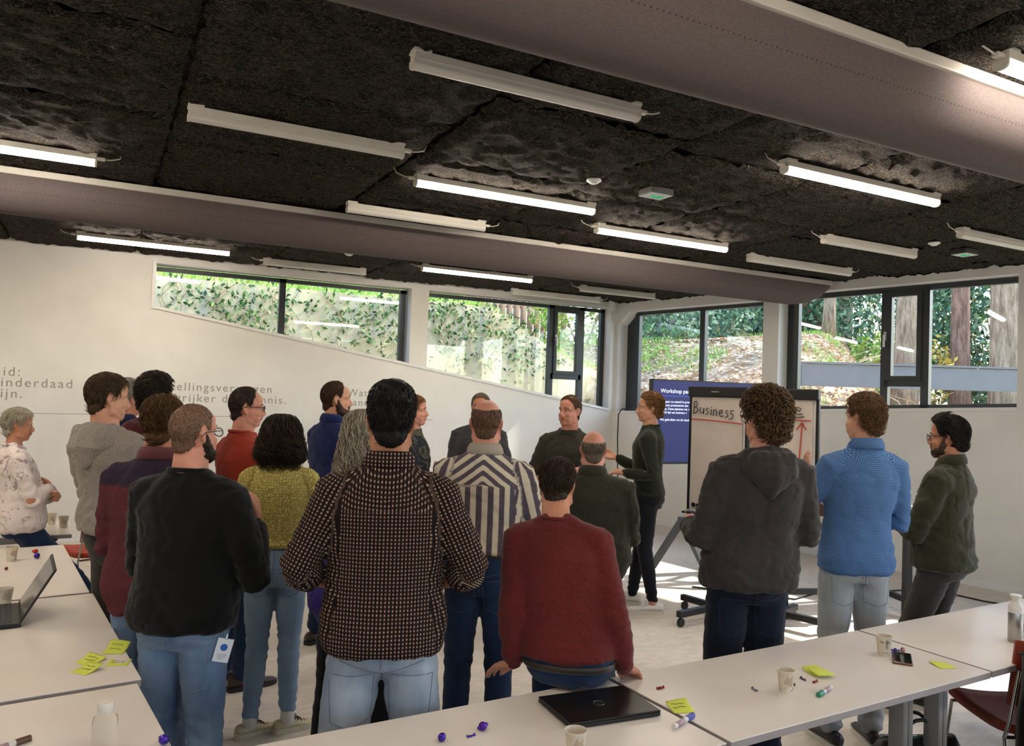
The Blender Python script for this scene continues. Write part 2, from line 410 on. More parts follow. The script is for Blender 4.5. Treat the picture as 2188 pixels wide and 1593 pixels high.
window('window_3', BM, [('side_frame', .17, bs(.1), .17, 3.09, .21, yb + .02, .05), ('side_frame', .30, bs(.3), .30, 3.09, .06, yb, D), ('top_frame', .08, 3.085, 2.6, 3.085, .05, yb, D), ('mullion', 1.51, bs(1.5), 1.51, 3.09, .085, yb, D), ('bottom_frame', .08, bs(.08) + .03, 2.6, bs(2.6) + .03, .05, yb, D)],
       [([(.32, bs(.3) + .04), (1.47, bs(1.4) + .05), (1.47, 3.07), (.32, 3.07)], yb), ([(1.55, bs(1.5) + .05), (2.6, bs(2.6) + .05), (2.6, 3.07), (1.55, 3.07)], yb)])
window('window_4', BM, [('side_frame', 2.87, bs(2.9), 2.87, 3.14, .09, yb + .02, .05), ('side_frame', 2.96, bs(2.9), 2.96, 3.14, .07, yb, D), ('top_frame', 2.83, 3.125, 5.5, 3.125, .055, yb, D), ('bottom_frame', 2.83, bs(2.83) + .028, 5.5, bs(5.5) + .028, .05, yb, D), ('mullion', 4.085, bs(4.1), 4.085, 3.13, .085, yb, D), ('mullion', 4.535, bs(4.5), 4.535, 3.13, .085, yb, D),
                        ('transom', 4.085, 2.065, 4.535, 2.065, .075, yb, D), ('casement_frame', 4.145, 2.10, 4.145, 3.09, .05, yb - .02, D), ('casement_frame', 4.475, 2.10, 4.475, 3.09, .05, yb - .02, D), ('casement_frame', 4.12, 3.07, 4.5, 3.07, .05, yb - .021, D), ('casement_frame', 4.12, 2.12, 4.5, 2.12, .05, yb - .021, D)],
       [([(2.99, bs(3) + .05), (4.05, bs(4) + .05), (4.05, 3.10), (2.99, 3.10)], yb), ([(4.16, 2.13), (4.46, 2.13), (4.46, 3.05), (4.16, 3.05)], yb), ([(4.12, bs(4.1) + .05), (4.5, bs(4.5) + .05), (4.5, 2.03), (4.12, 2.03)], yb), ([(4.57, bs(4.6) + .05), (5.5, bs(5.5) + .05), (5.5, 3.10), (4.57, 3.10)], yb)], (4.105, 2.60, yb - .055))
# small bracket box in the corner above the windows
o = MB().rbox((6.74, 9.80, 3.10), (6.80, 9.86, 3.25), .006).build('ceiling_bracket', M_TRIM); tag(o, 'small white bracket box under the ceiling in the room corner', 'bracket')

# ------------------------------------------------------------------ ceiling: shaggy black wood-wool slabs
def woodwool():
    k = NT('black wood wool', 0.95, 0.12); v = k.coord(scale=(1, 1.6, 1)); a = k.noise(v, 55, 5, 0.7, 1.6); b = k.noise(k.coord(scale=(1, 3.2, 1)), 28, 4, 0.65, 2.2)
    wv = k.math('ADD', k.math('MULTIPLY', a, 0.6), k.math('MULTIPLY', b, 0.5))
    k.col(k.ramp(wv, [(0.47, lin((12, 11, 10))), (0.56, lin((44, 40, 36))), (0.66, lin((112, 102, 92)))])); k.bump(wv, 1.0, 0.02); return k.m
M_WOOL = woodwool()
bmw = MB(); bmw.add([(XW - .2, YS - .2, CEIL + .05), (BE.x + .3, YS - .2, CEIL + .05), (B0.x + .35, WALL_Y + .3, CEIL + .05), (XW - .2, WALL_Y + .3, CEIL + .05), (XW - .2, YS - .2, CEIL + .2), (BE.x + .3, YS - .2, CEIL + .2), (B0.x + .35, WALL_Y + .3, CEIL + .2), (XW - .2, WALL_Y + .3, CEIL + .2)],
            [(0, 1, 2, 3), (7, 6, 5, 4), (0, 4, 5, 1), (1, 5, 6, 2), (2, 6, 7, 3), (3, 7, 4, 0)])
ceil = struct(bmw.build('ceiling', M_WOOL))
XSEAM = [XW, -3.40, -2.15, -.92, .30, 1.70, 2.95, 4.12, 5.32, 6.55, 7.75, 9.0]
def bx(y): return B0.x + (B0.y - y) * (-BD.x / BD.y)          # x of the window wall at y
rngc = np.random.default_rng(3); prevz = None
for ci in range(len(XSEAM) - 1):
    ys = [YS - .1, -1.25, -.05, 1.15, 2.38, 3.60, 4.72, 5.88, 7.05, 8.25, 9.2, WALL_Y]
    off = [0, .05, -.06, .0, .45, -.08, .1, -.05, .3, .0, .1][ci]
    ys = [ys[0]] + [y + off for y in ys[1:-1]] + [ys[-1]]
    for yi in range(len(ys) - 1):
        xa, xb, ya, yb_ = XSEAM[ci] + .010, XSEAM[ci + 1] - .010, ys[yi] + .010, ys[yi + 1] - .010
        if xa > bx((ya + yb_) / 2) - .05: continue
        near = ya > 1.0; step = 0.045 if near else 0.2
        nx = max(3, int((xb - xa) / step)); ny = max(3, int((yb_ - ya) / step)); gx, gy = np.meshgrid(np.linspace(xa, xb, nx), np.linspace(ya, yb_, ny))
        gx = gx + rngc.normal(0, .006, gx.shape); gy = gy + rngc.normal(0, .006, gy.shape)
        lim = np.array([bx(y) for y in gy.ravel()]).reshape(gy.shape) - 0.005; gx = np.minimum(gx, lim)
        drop = float(rngc.uniform(-.008, .012)); p = np.stack([gx.ravel(), gy.ravel(), np.zeros(gx.size)], 1)
        z = CEIL - drop + 0.012 * fbm(p * np.array([16, 22, 1]), 5, 3) + 0.006 * rngc.normal(0, 1, len(p))
        e = np.minimum.reduce([gx.ravel() - xa, xb - gx.ravel(), gy.ravel() - ya, yb_ - gy.ravel()]); z = z + 0.030 * np.clip(1 - e / 0.05, 0, 1)
        p[:, 2] = z; mb = MB(); mb.add(p, [(i * nx + j, (i + 1) * nx + j, (i + 1) * nx + j + 1, i * nx + j + 1) for i in range(ny - 1) for j in range(nx - 1)])
        mb.build('ceiling_panel', M_WOOL, ceil, smooth=True)

# ------------------------------------------------------------------ fabric air ducts
def duct_fabric():
    k = NT('grey duct fabric', 0.9, 0.15); v = k.coord(); w1 = k.n('ShaderNodeTexWave', i_Scale=160.0); k.l(v, w1.inputs['Vector'])
    k.col(k.ramp(k.noise(k.coord(scale=(1, 4, 4)), 60, 3), [(0.3, lin((88, 80, 80))), (0.7, lin((102, 93, 93)))])); k.bump(w1.outputs[0], 0.08, 0.002); return k.m
M_DUCT = duct_fabric(); M_RAIL = plain('pale duct rail', (188, 184, 176), 0.45)
def duct(label, xa, xb, ync, closed):
    t = thing('fabric_air_duct', label, 'air duct', (0, 0, 0), 0, 'grey fabric air ducts'); r = 0.245; yc = ync + r + .01; z0 = CEIL - 0.035
    mb = MB(); n = 20; xs_ = list(np.arange(xa, xb - (0.75 if closed else 0), 0.5)) + ([xb - .75 + .05 * i for i in range(16)] if closed else [xb]); rows_ = []
    for x in xs_:
        row = []
        tt = max(0, (x - (xb - .62)) / .62) if closed else 0; k = math.sqrt(max(0.0, 1 - (tt * .97) ** 3.0)) if tt > 0 else 1
        for j in range(n + 1):
            a = PI * j / n; wr_ = 0.012 * math.sin(j * 2.6 + x * 9) * tt + 0.006 * math.sin(j * 5 - x * 14) * tt
            row.append((x, yc - math.cos(a) * r, z0 - math.sin(a) * (r * (0.25 + 0.75 * k) + wr_) * 1.06))
        rows_.append(row)
    mb.add([p for r_ in rows_ for p in r_], [(i * (n + 1) + j, i * (n + 1) + j + 1, (i + 1) * (n + 1) + j + 1, (i + 1) * (n + 1) + j) for i in range(len(rows_) - 1) for j in range(n)])
    b = len(mb.v); last = rows_[-1]; mb.add(last, [tuple(range(n + 1))]); mb.build('duct_fabric', M_DUCT, t, smooth=True)
    for q in (-1, 1):
        mr = MB(); mr.rbox((xa, yc + q * (r + .004) - .016, CEIL - .06), (xb, yc + q * (r + .004) + .016, CEIL - .012), .006); mr.build('rail', M_RAIL, t)
    hb = MB(); ang = R(30); x = max(xa, -1.5)
    while x < xb - .7:
        c = Vector((x, yc - math.cos(ang) * (r + .0006), z0 - math.sin(ang) * (r * 1.06 + .0006))); nr = Vector((0, -math.cos(ang), -math.sin(ang))); u = Vector((1, 0, 0)); w = nr.cross(u)
        hb.add([c + u * .0032 * math.cos(2 * PI * i / 6) + w * .0032 * math.sin(2 * PI * i / 6) for i in range(6)], [tuple(range(6))]); x += 0.026
    tag(hb.build('air_hole_row', plain('air hole dark', (36, 32, 32), 0.9), t), kind='stuff')
    return t
duct('long grey fabric air duct in the middle of the ceiling, ending at the window wall', XW, 7.52, 6.42, True)
duct('near grey fabric air duct crossing the upper right of the ceiling', XW, 7.9, 2.055, False)

# ------------------------------------------------------------------ ceiling tubes
M_TUBE_ON = emit('lit tube diffuser', (255, 240, 221), TUBE_POWER)
k = NT('tube diffuser off', 0.4, 0.4); k.b.inputs['Base Color'].default_value = rgba((208, 206, 198)); M_TUBE_OFF = k.m
M_TUBE_BODY = plain('tube housing', (206, 202, 192), 0.45); M_CABLE = plain('white cable', (190, 186, 176), 0.5)
def tube_light(xa, y, L, on, plug, label):
    """xa: left end, y: middle of the lamp; plug: -1 cable at the left end, +1 at the right"""
    t = thing('tube_light', label, 'ceiling light', (xa, y, CEIL), 0, 'lit tube lights' if on else 'unlit tube lights'); zt = -0.012
    m = MB(); m.rbox((0, -.034, zt - .038), (L, .034, zt), .004); m.build('housing', M_TUBE_BODY, t)
    n = 9; sec = [(-.031, zt - .038)] + [(-.031 * math.cos(PI * (i + .5) / n * 1.0) if True else 0, zt - .046 - .030 * math.sin(PI * (i + .5) / n) ** .6) for i in range(n)] + [(.031, zt - .038)]
    m = MB(); m.loft([[(x, a, b) for a, b in sec] for x in (.006, L - .006)]); m.build('diffuser', M_TUBE_ON if on else M_TUBE_OFF, t, smooth=False)
    for x in (0, L):
        m = MB(); m.loft([[(x + d_, a * 1.05, b - .002 if b < zt - .04 else b) for a, b in sec] for d_ in ((-.004, .008) if x == 0 else (-.008, .004))]); m.build('end_cap', M_TUBE_BODY, t)
        m = MB(); m.rbox((x - .005 if x == 0 else x - .075, -.037, zt - .006), (x + .075 if x == 0 else x + .005, .037, zt + .012), .003); m.build('clip', M_TUBE_BODY, t)
    px = -.05 if plug < 0 else L + .05; m = MB(); m.rbox((min(px, px - plug * .05) , -.02, zt - .034), (max(px, px - plug * .05), .01, zt - .016), .003); m.build('plug', M_TUBE_BODY, t)
    m = MB(); m.tube([(px, -.005, zt - .025), (px + plug * .04, -.01, zt - .022), (px + plug * .085, .0, zt - .004), (px + plug * .10, .01, zt + .03)], .0045, 6); m.build('cable', M_CABLE, t, smooth=True)
    return t
LS, LL = 1.185, 1.43
TUBES = [(1.126, 3.182, LS, 0, 1, 'unlit tube light nearest the upper duct, in front of the exit sign'), (.347, 4.446, LS, 0, 1, 'unlit tube light on the left half of the ceiling, two slabs before the long duct'),
         (1.816, 4.99, LL, 1, -1, 'lit tube light in the middle of the ceiling beside the smoke detector'), (1.645, 6.04, LS, 0, 1, 'unlit tube light close along the near rail of the long duct'),
         (3.625, 5.52, LL, 1, -1, 'lit tube light close to the near side of the long duct, right of centre'), (5.559, 5.745, LL, 0, 1, 'unlit tube light next to the closed end of the long duct'),
         (3.57, 3.417, LL, 1, -1, 'lit tube light on the right just beyond the near duct'), (5.403, 4.71, LS, 0, -1, 'unlit tube light on the right, left of the second smoke detector'),
         (-.271, 8.84, LL, 1, -1, 'lit tube light over the left end of the high window'), (1.583, 9.23, LS, 0, -1, 'unlit tube light right above the first wall window'),
         (3.192, 8.44, LL, 1, -1, 'lit tube light behind the long duct near the second wall window'), (4.941, 9.56, LL, 0, 1, 'unlit tube light touching the wall top near the corner'),
         (5.496, 8.685, LS, 0, -1, 'unlit tube light behind the long duct close to the corner'), (-.088 - LL, 5.742, LL, 1, 1, 'lit tube light at the left edge above the long duct'),
         (6.057, 3.93, LL, 0, -1, 'unlit tube light at the right edge by the window wall'), (3.172, 1.90, LL, 1, -1, 'lit tube light at the upper right corner before the near duct')]
ADDED_TUBES = [(-3.6, 3.6, LL, 1), (-3.2, 8.4, LL, 1), (.6, .7, LL, 1), (-2.6, .4, LL, 1), (5.2, -.2, LL, 0), (2.2, -1.6, LL, 1), (6.6, 1.6, LL, 0), (-1.4, 2.6, LL, 1), (-2.3, 5.2, LL, 1)]  # tubes added out of view; the lit ones brighten tables and carpet
for a in TUBES: tube_light(*a)
for i, (x, y, L, on) in enumerate(ADDED_TUBES): tube_light(x, y, L, on, 1, 'lit tube light added out of view' if on else 'unlit tube light added out of view')

# detectors and exit signs
def detector(x, y, label):
    t = thing('smoke_detector', label, 'smoke detector', (x, y, CEIL - .012), 0, 'smoke detectors'); m = MB(); m.lathe([(.048, 0), (.050, -.010), (.043, -.016)], 24); m.build('base', M_TRIM, t, smooth=True); m = MB(); m.lathe([(.031, -.016), (.029, -.026), (.016, -.030)], 20); m.build('sensor', M_TRIM, t, smooth=True)
detector(2.86, 4.40, 'white round smoke detector beside the near exit sign'); detector(6.39, 4.38, 'white round smoke detector by the right exit sign'); detector(2.29, 8.26, 'white round smoke detector behind the long duct'); detector(5.95, 8.9, 'white round smoke detector behind the duct near the corner')
M_EXIT = emit('exit sign panel', (176, 186, 180), 0.12); M_EXGREEN = emit('exit sign green', (30, 150, 88), 0.6)
def exit_sign(x, y, label):
    t = thing('exit_sign', label, 'exit sign', (x, y, CEIL), 0, 'ceiling exit signs'); m = MB(); m.rbox((-.095, -.075, -.05), (.095, .075, -.005), .004); m.build('housing', plain('sign housing', (60, 60, 58), .5), t); m = MB(); m.box((-.09, -.07, -.053), (.09, .07, -.0505)); m.build('sign_face', M_EXIT, t)
    m = MB(); m.box((-.040, -.022, -.0550), (-.014, .022, -.0535)); m.build('door_symbol', M_EXGREEN, t); m = MB()
    m.tube([(.0, .012, -.0545), (.028, -.004, -.0545), (.04, -.028, -.0545)], .005, 6); m.tube([(.012, .02, -.0545), (.045, .01, -.0545)], .005, 6); m.ell((.0, .028, -.0545), (.008, .008, .002)); m.build('runner_symbol', M_EXGREEN, t)
exit_sign(3.37, 4.39, 'green ceiling exit sign near the middle of the ceiling'); exit_sign(6.93, 4.45, 'ceiling exit sign near the window wall')
# ================================================================== outside
def leafy(name, a, b, c=None):
    k = NT(name, 0.5, 0.3); oi = k.n('ShaderNodeNewGeometry'); k.col(k.ramp(oi.outputs['Random Per Island'], [(0.0, lin(a)), (0.6, lin(b)), (1.0, lin(c or b))]))
    k.b.inputs['Transmission Weight'].default_value = 0.0; return k.m
M_HOLLY = leafy('dark evergreen leaf', (44, 74, 58), (92, 128, 96), (150, 176, 140)); M_YGREEN = leafy('spring leaf', (96, 140, 62), (150, 176, 84), (198, 190, 110)); M_IVY = leafy('ivy leaf', (24, 60, 26), (70, 108, 46), (150, 170, 96))
M_DRY = leafy('dry leaf', (158, 120, 90), (210, 178, 146), (238, 216, 190)); M_GRASS = leafy('grass blade', (96, 150, 52), (148, 186, 80), (190, 206, 112)); M_AUTUMN = leafy('yellow leaf', (196, 160, 66), (216, 186, 90), (226, 206, 130))
def soil():
    k = NT('leaf litter ground', 0.95, 0.1); v = k.coord(); a = k.noise(v, 3, 6, 0.7); g = k.noise(v, 0.7, 3)
    c = k.ramp(a, [(0.35, lin((128, 100, 74))), (0.5, lin((186, 158, 126))), (0.68, lin((222, 202, 172)))]); k.col(k.mix(k.ramp(g, [(0.58, (0, 0, 0, 1)), (0.66, (1, 1, 1, 1))]), c, (*lin((132, 168, 76)), 1))); k.bump(a, 0.6, 0.05); return k.m
def conc():
    k = NT('weathered concrete', 0.9, 0.15); v = k.coord(); a = k.noise(v, 1.4, 5, 0.65); st = k.noise(k.coord(scale=(3.2, 1, .35)), 1.6, 4); f_ = k.noise(v, 60, 3)
    c = k.ramp(a, [(0.3, lin((176, 156, 108))), (0.6, lin((220, 202, 154))), (0.8, lin((238, 224, 184)))]); c = k.mix(k.ramp(st, [(0.5, (0, 0, 0, 1)), (0.66, (.75, .75, .75, 1))]), c, (*lin((172, 164, 142)), 1)); k.col(k.mix(.1, c, k.ramp(f_, [(.3, (0, 0, 0)), (.7, (1, 1, 1))]))); k.bump(f_, .2, .01); return k.m
def bark(name, a, b):
    k = NT(name, 0.95, 0.1); v = k.coord(scale=(1, 1, .18)); n = k.noise(v, 14, 5, .7); k.col(k.ramp(n, [(.35, lin(a)), (.65, lin(b))])); k.bump(n, .9, .03); return k.m
M_BARK = bark('grey brown bark', (112, 92, 76), (178, 156, 134)); M_BARK2 = bark('red brown bark', (104, 78, 68), (162, 130, 116)); M_SOIL = soil(); M_CONC = conc()

WT = ([-6, 6.0, 6.6, 7.2, 7.9, 9.5, 11.0], [3.35, 3.33, 3.08, 2.74, 2.42, 2.0, 2.0])      # top of the retaining wall
def hill(x, y):
    """height of the ground outside"""
    x = np.asarray(x, float); y = np.asarray(y, float)
    out = np.maximum(0, (x - 8.2) * 0.98 + (y - 7) * 0.19)                # metres beyond the window wall
    h = 1.40 + 0.40 * np.clip(out, 0, 4.0) + 0.10 * np.clip(out - 4.0, 0, 12); d = (x - 7.7) * -0.585 + (y - 6.3) * 0.81
    w = np.clip((d + 0.6) / 1.9, 0, 1); w = w * w * (3 - 2 * w)
    h = (1.50 + 0.012 * np.clip(out, 0, 20)) * (1 - w) + h * w
    wall = np.interp(x, *WT) + 0.24 * np.clip(y - 12.85, 0, 9); k = np.clip((10.2 - x) / 1.6, 0, 1); k = k * np.clip((y - 12.2) / .5, 0, 1)
    return h * (1 - k) + wall * k
gx, gy = np.meshgrid(np.linspace(-4, 46, 120), np.linspace(-22, 40, 140)); p = np.stack([gx.ravel(), gy.ravel(), hill(gx, gy).ravel()], 1)
p[:, 2] += 0.10 * fbm(p * np.array([.9, .9, 0]), 3, 3); inside = (p[:, 0] < 8.6 + (10 - p[:, 1]) * .2) & (p[:, 1] < 12.75) & (p[:, 1] > -8)
trench = (p[:, 1] > 9.9) & (p[:, 1] < 12.75) & (p[:, 0] < 9.2)
p[inside, 2] = -0.35; nx, ny = 120, 140
g = MB(); g.add(p, [(i * nx + j, i * nx + j + 1, (i + 1) * nx + j + 1, (i + 1) * nx + j) for i in range(ny - 1) for j in range(nx - 1)])
o = g.build('ground_outside', M_SOIL, smooth=True); struct(o)
# retaining wall: level along the first windows, then stepping down to the right
rw = MB(); rw.prism([(-4.2, -.4), (10.2, -.4), (10.2, 1.85), (9.5, 2.0), (7.9, 2.42), (7.2, 2.74), (6.6, 3.08), (6.0, 3.33), (-4.2, 3.35)], 12.55, 12.85); o = rw.build('concrete_retaining_wall', M_CONC); tag(o, 'weathered concrete retaining wall overgrown with ivy outside the left windows', 'retaining wall')

def leaf_cloud(n, size, rng, spread=1.0):
    """n random leaf quads; returns (n,4,3) round the origin, to be moved to their places"""
    a = rng.normal(size=(n, 3)); a /= np.linalg.norm(a, axis=1)[:, None]; b = np.cross(a, rng.normal(size=(n, 3))); b /= np.linalg.norm(b, axis=1)[:, None]
    s_ = size * rng.uniform(.6, 1.4, (n, 1)); a = a * s_; b = b * s_ * .55
    return np.stack([-a, b * .9, a, -b * .9], 1)
def tube_tree(mb, p, h, r, seed, lean=(0, 0)):
    rg = np.random.default_rng(seed); pts = [Vector((p[0] + lean[0] * t + .06 * math.sin(3 * t + seed), p[1] + lean[1] * t, p[2] - .3 + h * t)) for t in np.linspace(0, 1, 9)]; mb.tube(pts, [r * (1.25 if i == 0 else 1) * (1 - .4 * i / 8) for i in range(9)], 14, caps=False)
def tree(x, y, h, r, mat, label, seed, leafmat=None, crown=None, nleaf=0, lean=(0, 0)):
    z = float(hill(x, y)); t = thing('tree', label, 'tree', (x, y, z), 0, 'trees outside the windows'); m = MB(); tube_tree(m, (0, 0, 0), h, r, seed, lean); rg = np.random.default_rng(seed)
    m.build('trunk', mat, t, smooth=True)
    for i in range(5):
        a = rg.uniform(0, 6.28); zz = h * rg.uniform(.35, .9); L = rg.uniform(.8, 1.8); mb = MB(); b0 = Vector((lean[0] * zz / h, lean[1] * zz / h, zz)); mb.tube([b0, b0 + Vector((math.cos(a) * L * .5, math.sin(a) * L * .5, .25)), b0 + Vector((math.cos(a) * L, math.sin(a) * L, .7))], [r * .25, r * .16, r * .06], 6, caps=False); mb.build('branch', mat, t, smooth=True)
    if nleaf:
        Q = leaf_cloud(nleaf, .07, rg); c = rg.normal(size=(nleaf, 3)) * np.array(crown[3:]) + np.array(crown[:3]); tag(obj_from_mesh('foliage', quads_mesh('foliage', Q + c[:, None, :], leafmat), t), kind='stuff')
def bush(x, y, rx, ry, rz, n, mat, label, seed, size=.06, z=None, cat='bush'):
    zz = float(hill(x, y)) if z is None else z; t = thing('bush', label, cat, (x, y, zz), 0, 'bushes outside the windows'); rg = np.random.default_rng(seed)
    u = rg.normal(size=(n, 3)); u /= np.linalg.norm(u, axis=1)[:, None]; u *= rg.uniform(.45, 1, (n, 1)) ** .5; c = u * np.array([rx, ry, rz]) + np.array([0, 0, rz * .9])
    c += .18 * np.stack([fbm(c * 2, seed, 2), fbm(c * 2, seed + 4, 2), fbm(c * 2, seed + 8, 2)], 1)
    tag(obj_from_mesh('foliage', quads_mesh('foliage', leaf_cloud(n, size, rg) + c[:, None, :], mat), t), kind='stuff')
    m = MB(); 
    for i in range(5):
        a = i * 1.26; m.tube([(0, 0, -.2), (math.cos(a) * rx * .3, math.sin(a) * ry * .3, rz * .8), (math.cos(a) * rx * .55, math.sin(a) * ry * .55, rz * 1.5)], [.03, .022, .008], 6, caps=False)
    m.build('stems', M_BARK, t, smooth=True)

# trees seen through the right window
tree(16.25, 14.0, 8, .16, M_BARK, 'thin leaning tree trunk left of the opening casement', 1, lean=(.5, .3)); tree(15.3, 11.1, 9, .32, M_BARK, 'thick tree trunk seen through the right casement', 2, lean=(.35, -.1)); tree(18.3, 11.8, 9, .23, M_BARK2, 'reddish tree trunk in the middle of the right pane', 3)
tree(16.3, 9.5, 9, .31, M_BARK, 'thick grey tree trunk at the right end of the window', 4, lean=(-.1, .1)); tree(20.5, 17.2, 9, .2, M_BARK2, 'distant tree trunk beside the far building', 5)
for i, (x, y, rx, rz, n, mt, lb) in enumerate([(18.2, 17.6, 1.9, 2.3, 5200, M_HOLLY, 'tall dark evergreen bush left of the thin trunk'), (20.5, 15.2, 2.2, 2.6, 5600, M_HOLLY, 'tall evergreen bush behind the thin trunk'), (21.2, 12.6, 2.0, 2.3, 5000, M_HOLLY, 'evergreen bush between the two middle trunks'), (22.0, 9.6, 2.4, 2.6, 5600, M_HOLLY, 'evergreen bush behind the right trunks'),
        (17.2, 13.0, 1.0, .9, 1500, M_YGREEN, 'light green shrub below the casement view'), (18.0, 12.9, 1.3, 1.1, 1300, M_AUTUMN, 'yellow leaved shrub between the right trunks'), (12.3, 14.6, 1.5, .75, 3200, M_HOLLY, 'low evergreen bush on top of the slope'), (20.5, 7.0, 2.2, 2.4, 4200, M_HOLLY, 'evergreen bush at the far right edge'), (10.6, 16.6, 1.4, .9, 2200, M_YGREEN, 'pale green shrub above the end of the retaining wall'), (24, 14, 3.2, 4.2, 4200, M_YGREEN, 'high pale tree crown at the back of the wood'), (25, 19, 3.2, 4.0, 4200, M_YGREEN, 'high pale tree crown behind the far building')]):
    bush(x, y, rx, rx, rz, n, mt, lb, 20 + i, .07 if rx < 1.6 else .095)
# steel beam of the footbridge
m = MB(); m.beam((9.45, 8.62, 2.24), (14.5, 6.05, 2.27), .14, .33); m.beam((9.45, 8.62, 2.43), (14.5, 6.05, 2.46), .2, .03); o = m.build('bridge_beam', plain('painted grey steel', (112, 110, 112), .5)); tag(o, 'long grey steel beam of a footbridge outside the right window', 'beam')
# far building
bt = thing('far_building', 'beige building with tall dark windows beyond the slope', 'building', (17.6, 18.6, 3.0), R(-38)); m = MB(); m.box((-3.4, 0, -1), (3.4, 4, 5)); m.build('wall', plain('beige render', (196, 184, 156), .85), bt); M_DGL = plain('dark glazing', (66, 70, 84), .15)
for i in range(4):
    x = -2.9 + i * 1.55; f = MB().box((x, -.06, -.4), (x + 1.1, 0, 3.6)).build('window', plain('pale window frame', (214, 204, 176), .6), bt); MB().box((x + .1, -.08, .0), (x + 1.0, -.05, 1.5)).build('pane', M_DGL, f); MB().box((x + .1, -.08, 1.62), (x + 1.0, -.05, 3.4)).build('pane', M_DGL, f)
m = MB(); m.box((1.9, -.25, -1), (2.8, .05, 5)); m.build('brick_pier', plain('brown brick', (150, 108, 82), .9, bump=.5, bscale=20), bt)
m = MB(); m.box((-3.6, -.9, -.9), (3.4, -.7, .1)); m.build('low_wall', plain('grey low wall', (140, 138, 138), .8), bt)
# wooden fence on the hill, board by board
ft = thing('wooden_fence', 'brown wooden board fence on top of the hill beyond the left windows', 'fence', (9.2, 19.6, float(hill(9.2, 19.6)) - .3), R(-12)); fb = MB().box((-.09, -.012, 0), (.09, .012, 1.5)).mesh('board', plain('brown fence wood', (128, 100, 78), .8)); 
for i in range(26): o = obj_from_mesh('board', fb, ft, (-2.6 + i * .2, 0, 0))
for z in (.35, 1.2): MB().box((-2.7, .012, z - .04), (2.6, .05, z + .04)).build('rail', MATS['brown fence wood'], ft)
# grass, dry leaves, ivy: nobody could count these
rg = np.random.default_rng(77)
def on_hill(n, xr, yr, cond=None):
    x = rg.uniform(*xr, n); y = rg.uniform(*yr, n); k = ~((x < 8.75 + (10 - y) * .2) & (y < 12.86)); 
    if cond is not None: k &= cond(x, y)
    x, y = x[k], y[k]; return np.stack([x, y, hill(x, y) + .02], 1)
c = on_hill(20000, (8.4, 16), (5.5, 18)); Q = leaf_cloud(len(c), .055, rg); Q[:, :, 2] *= .45; o = obj_from_mesh('dry_leaves', quads_mesh('dry_leaves', Q + c[:, None, :] + np.array([0, 0, .07]), M_DRY)); tag(o, 'dry brown leaves lying on the slope outside', 'leaves', kind='stuff')
def blades(c, h, w):
    n = len(c); a = rg.uniform(0, 6.28, n); d = np.stack([np.cos(a), np.sin(a), 0 * a], 1) * w; l = rg.normal(0, .35, (n, 3)) * h; l[:, 2] = h * rg.uniform(.5, 1.2, n); return np.stack([c - d, c + d, c + l + d * .2, c + l - d * .2], 1)
g1 = on_hill(30000, (8.4, 20), (3, 19), lambda x, y: (fbm(np.stack([x * .7, y * .7, 0 * x], 1), 9, 2) > .42) | (y < 7.6 + .3 * (x - 9))); g2 = on_hill(9000, (-2, 9.5), (12.86, 15.5)); c = np.concatenate([g1, g2])
o = obj_from_mesh('grass', quads_mesh('grass', blades(c, .16, .012), M_GRASS)); tag(o, 'bright green grass growing on the slope outside', 'grass', kind='stuff')
IV = []
for x, z, sx, sz_, n in [(.9, 3.2, .35, .12, 60), (1.55, 3.0, .4, .30, 260), (2.0, 2.75, .35, .35, 240), (2.5, 3.1, .5, .2, 120), (3.6, 3.0, .35, .3, 220), (4.1, 2.8, .30, .38, 240), (4.4, 3.2, .4, .12, 120), (5.1, 3.15, .35, .2, 200), (5.35, 2.7, .28, .35, 200), (5.9, 3.05, .35, .25, 220), (6.1, 2.6, .25, .35, 160), (6.7, 2.75, .3, .25, 180), (6.75, 2.4, .18, .22, 90), (7.3, 2.5, .25, .2, 90), (1.0, 2.7, .5, .3, 70), (2.9, 2.6, .5, .35, 80), (5.6, 2.2, .5, .4, 50)]:
    cc = np.stack([rg.normal(x, sx, n), np.full(n, 12.50) + rg.uniform(-.05, .03, n), rg.normal(z, sz_, n)], 1); cc[:, 2] = np.minimum(cc[:, 2], np.interp(cc[:, 0], *WT) + .08); IV.append(cc)
c = np.concatenate(IV); c = c[rg.random(len(c)) < .75]; Q = leaf_cloud(len(c), .044, rg); Q[:, :, 1] *= .5; o = obj_from_mesh('ivy', quads_mesh('ivy', Q + c[:, None, :], M_IVY)); tag(o, 'green ivy hanging over the concrete wall outside', 'ivy', kind='stuff')
m = MB()
for i in range(26):
    x = rg.uniform(.5, 7.0); z = float(np.interp(x, *WT)); pts = [Vector((x + .12 * math.sin(k * 1.3 + i) + .05 * k * (i % 3 - 1), 12.52, z - .16 * k)) for k in range(int(rg.integers(4, 11)))]; m.tube(pts, .006, 4, caps=False)
o = m.build('vine_stems', plain('vine stem', (150, 128, 92), .9)); tag(o, 'thin brown vine stems trailing down the concrete wall', 'vines', kind='stuff')
m = MB()
for i in range(14):
    x = rg.uniform(10.2, 12.5); y = rg.uniform(7.6, 9.6); z = float(hill(x, y)); a = rg.uniform(0, 6.28); m.tube([(x, y, z), (x + .3 * math.cos(a), y + .3 * math.sin(a), z + .35), (x + .8 * math.cos(a), y + .8 * math.sin(a), z + .5)], [.012, .009, .004], 5, caps=False)
o = m.build('dead_twigs', plain('dead twig', (186, 164, 134), .9)); tag(o, 'bare dead twigs lying by the footbridge beam', 'twigs', kind='stuff')
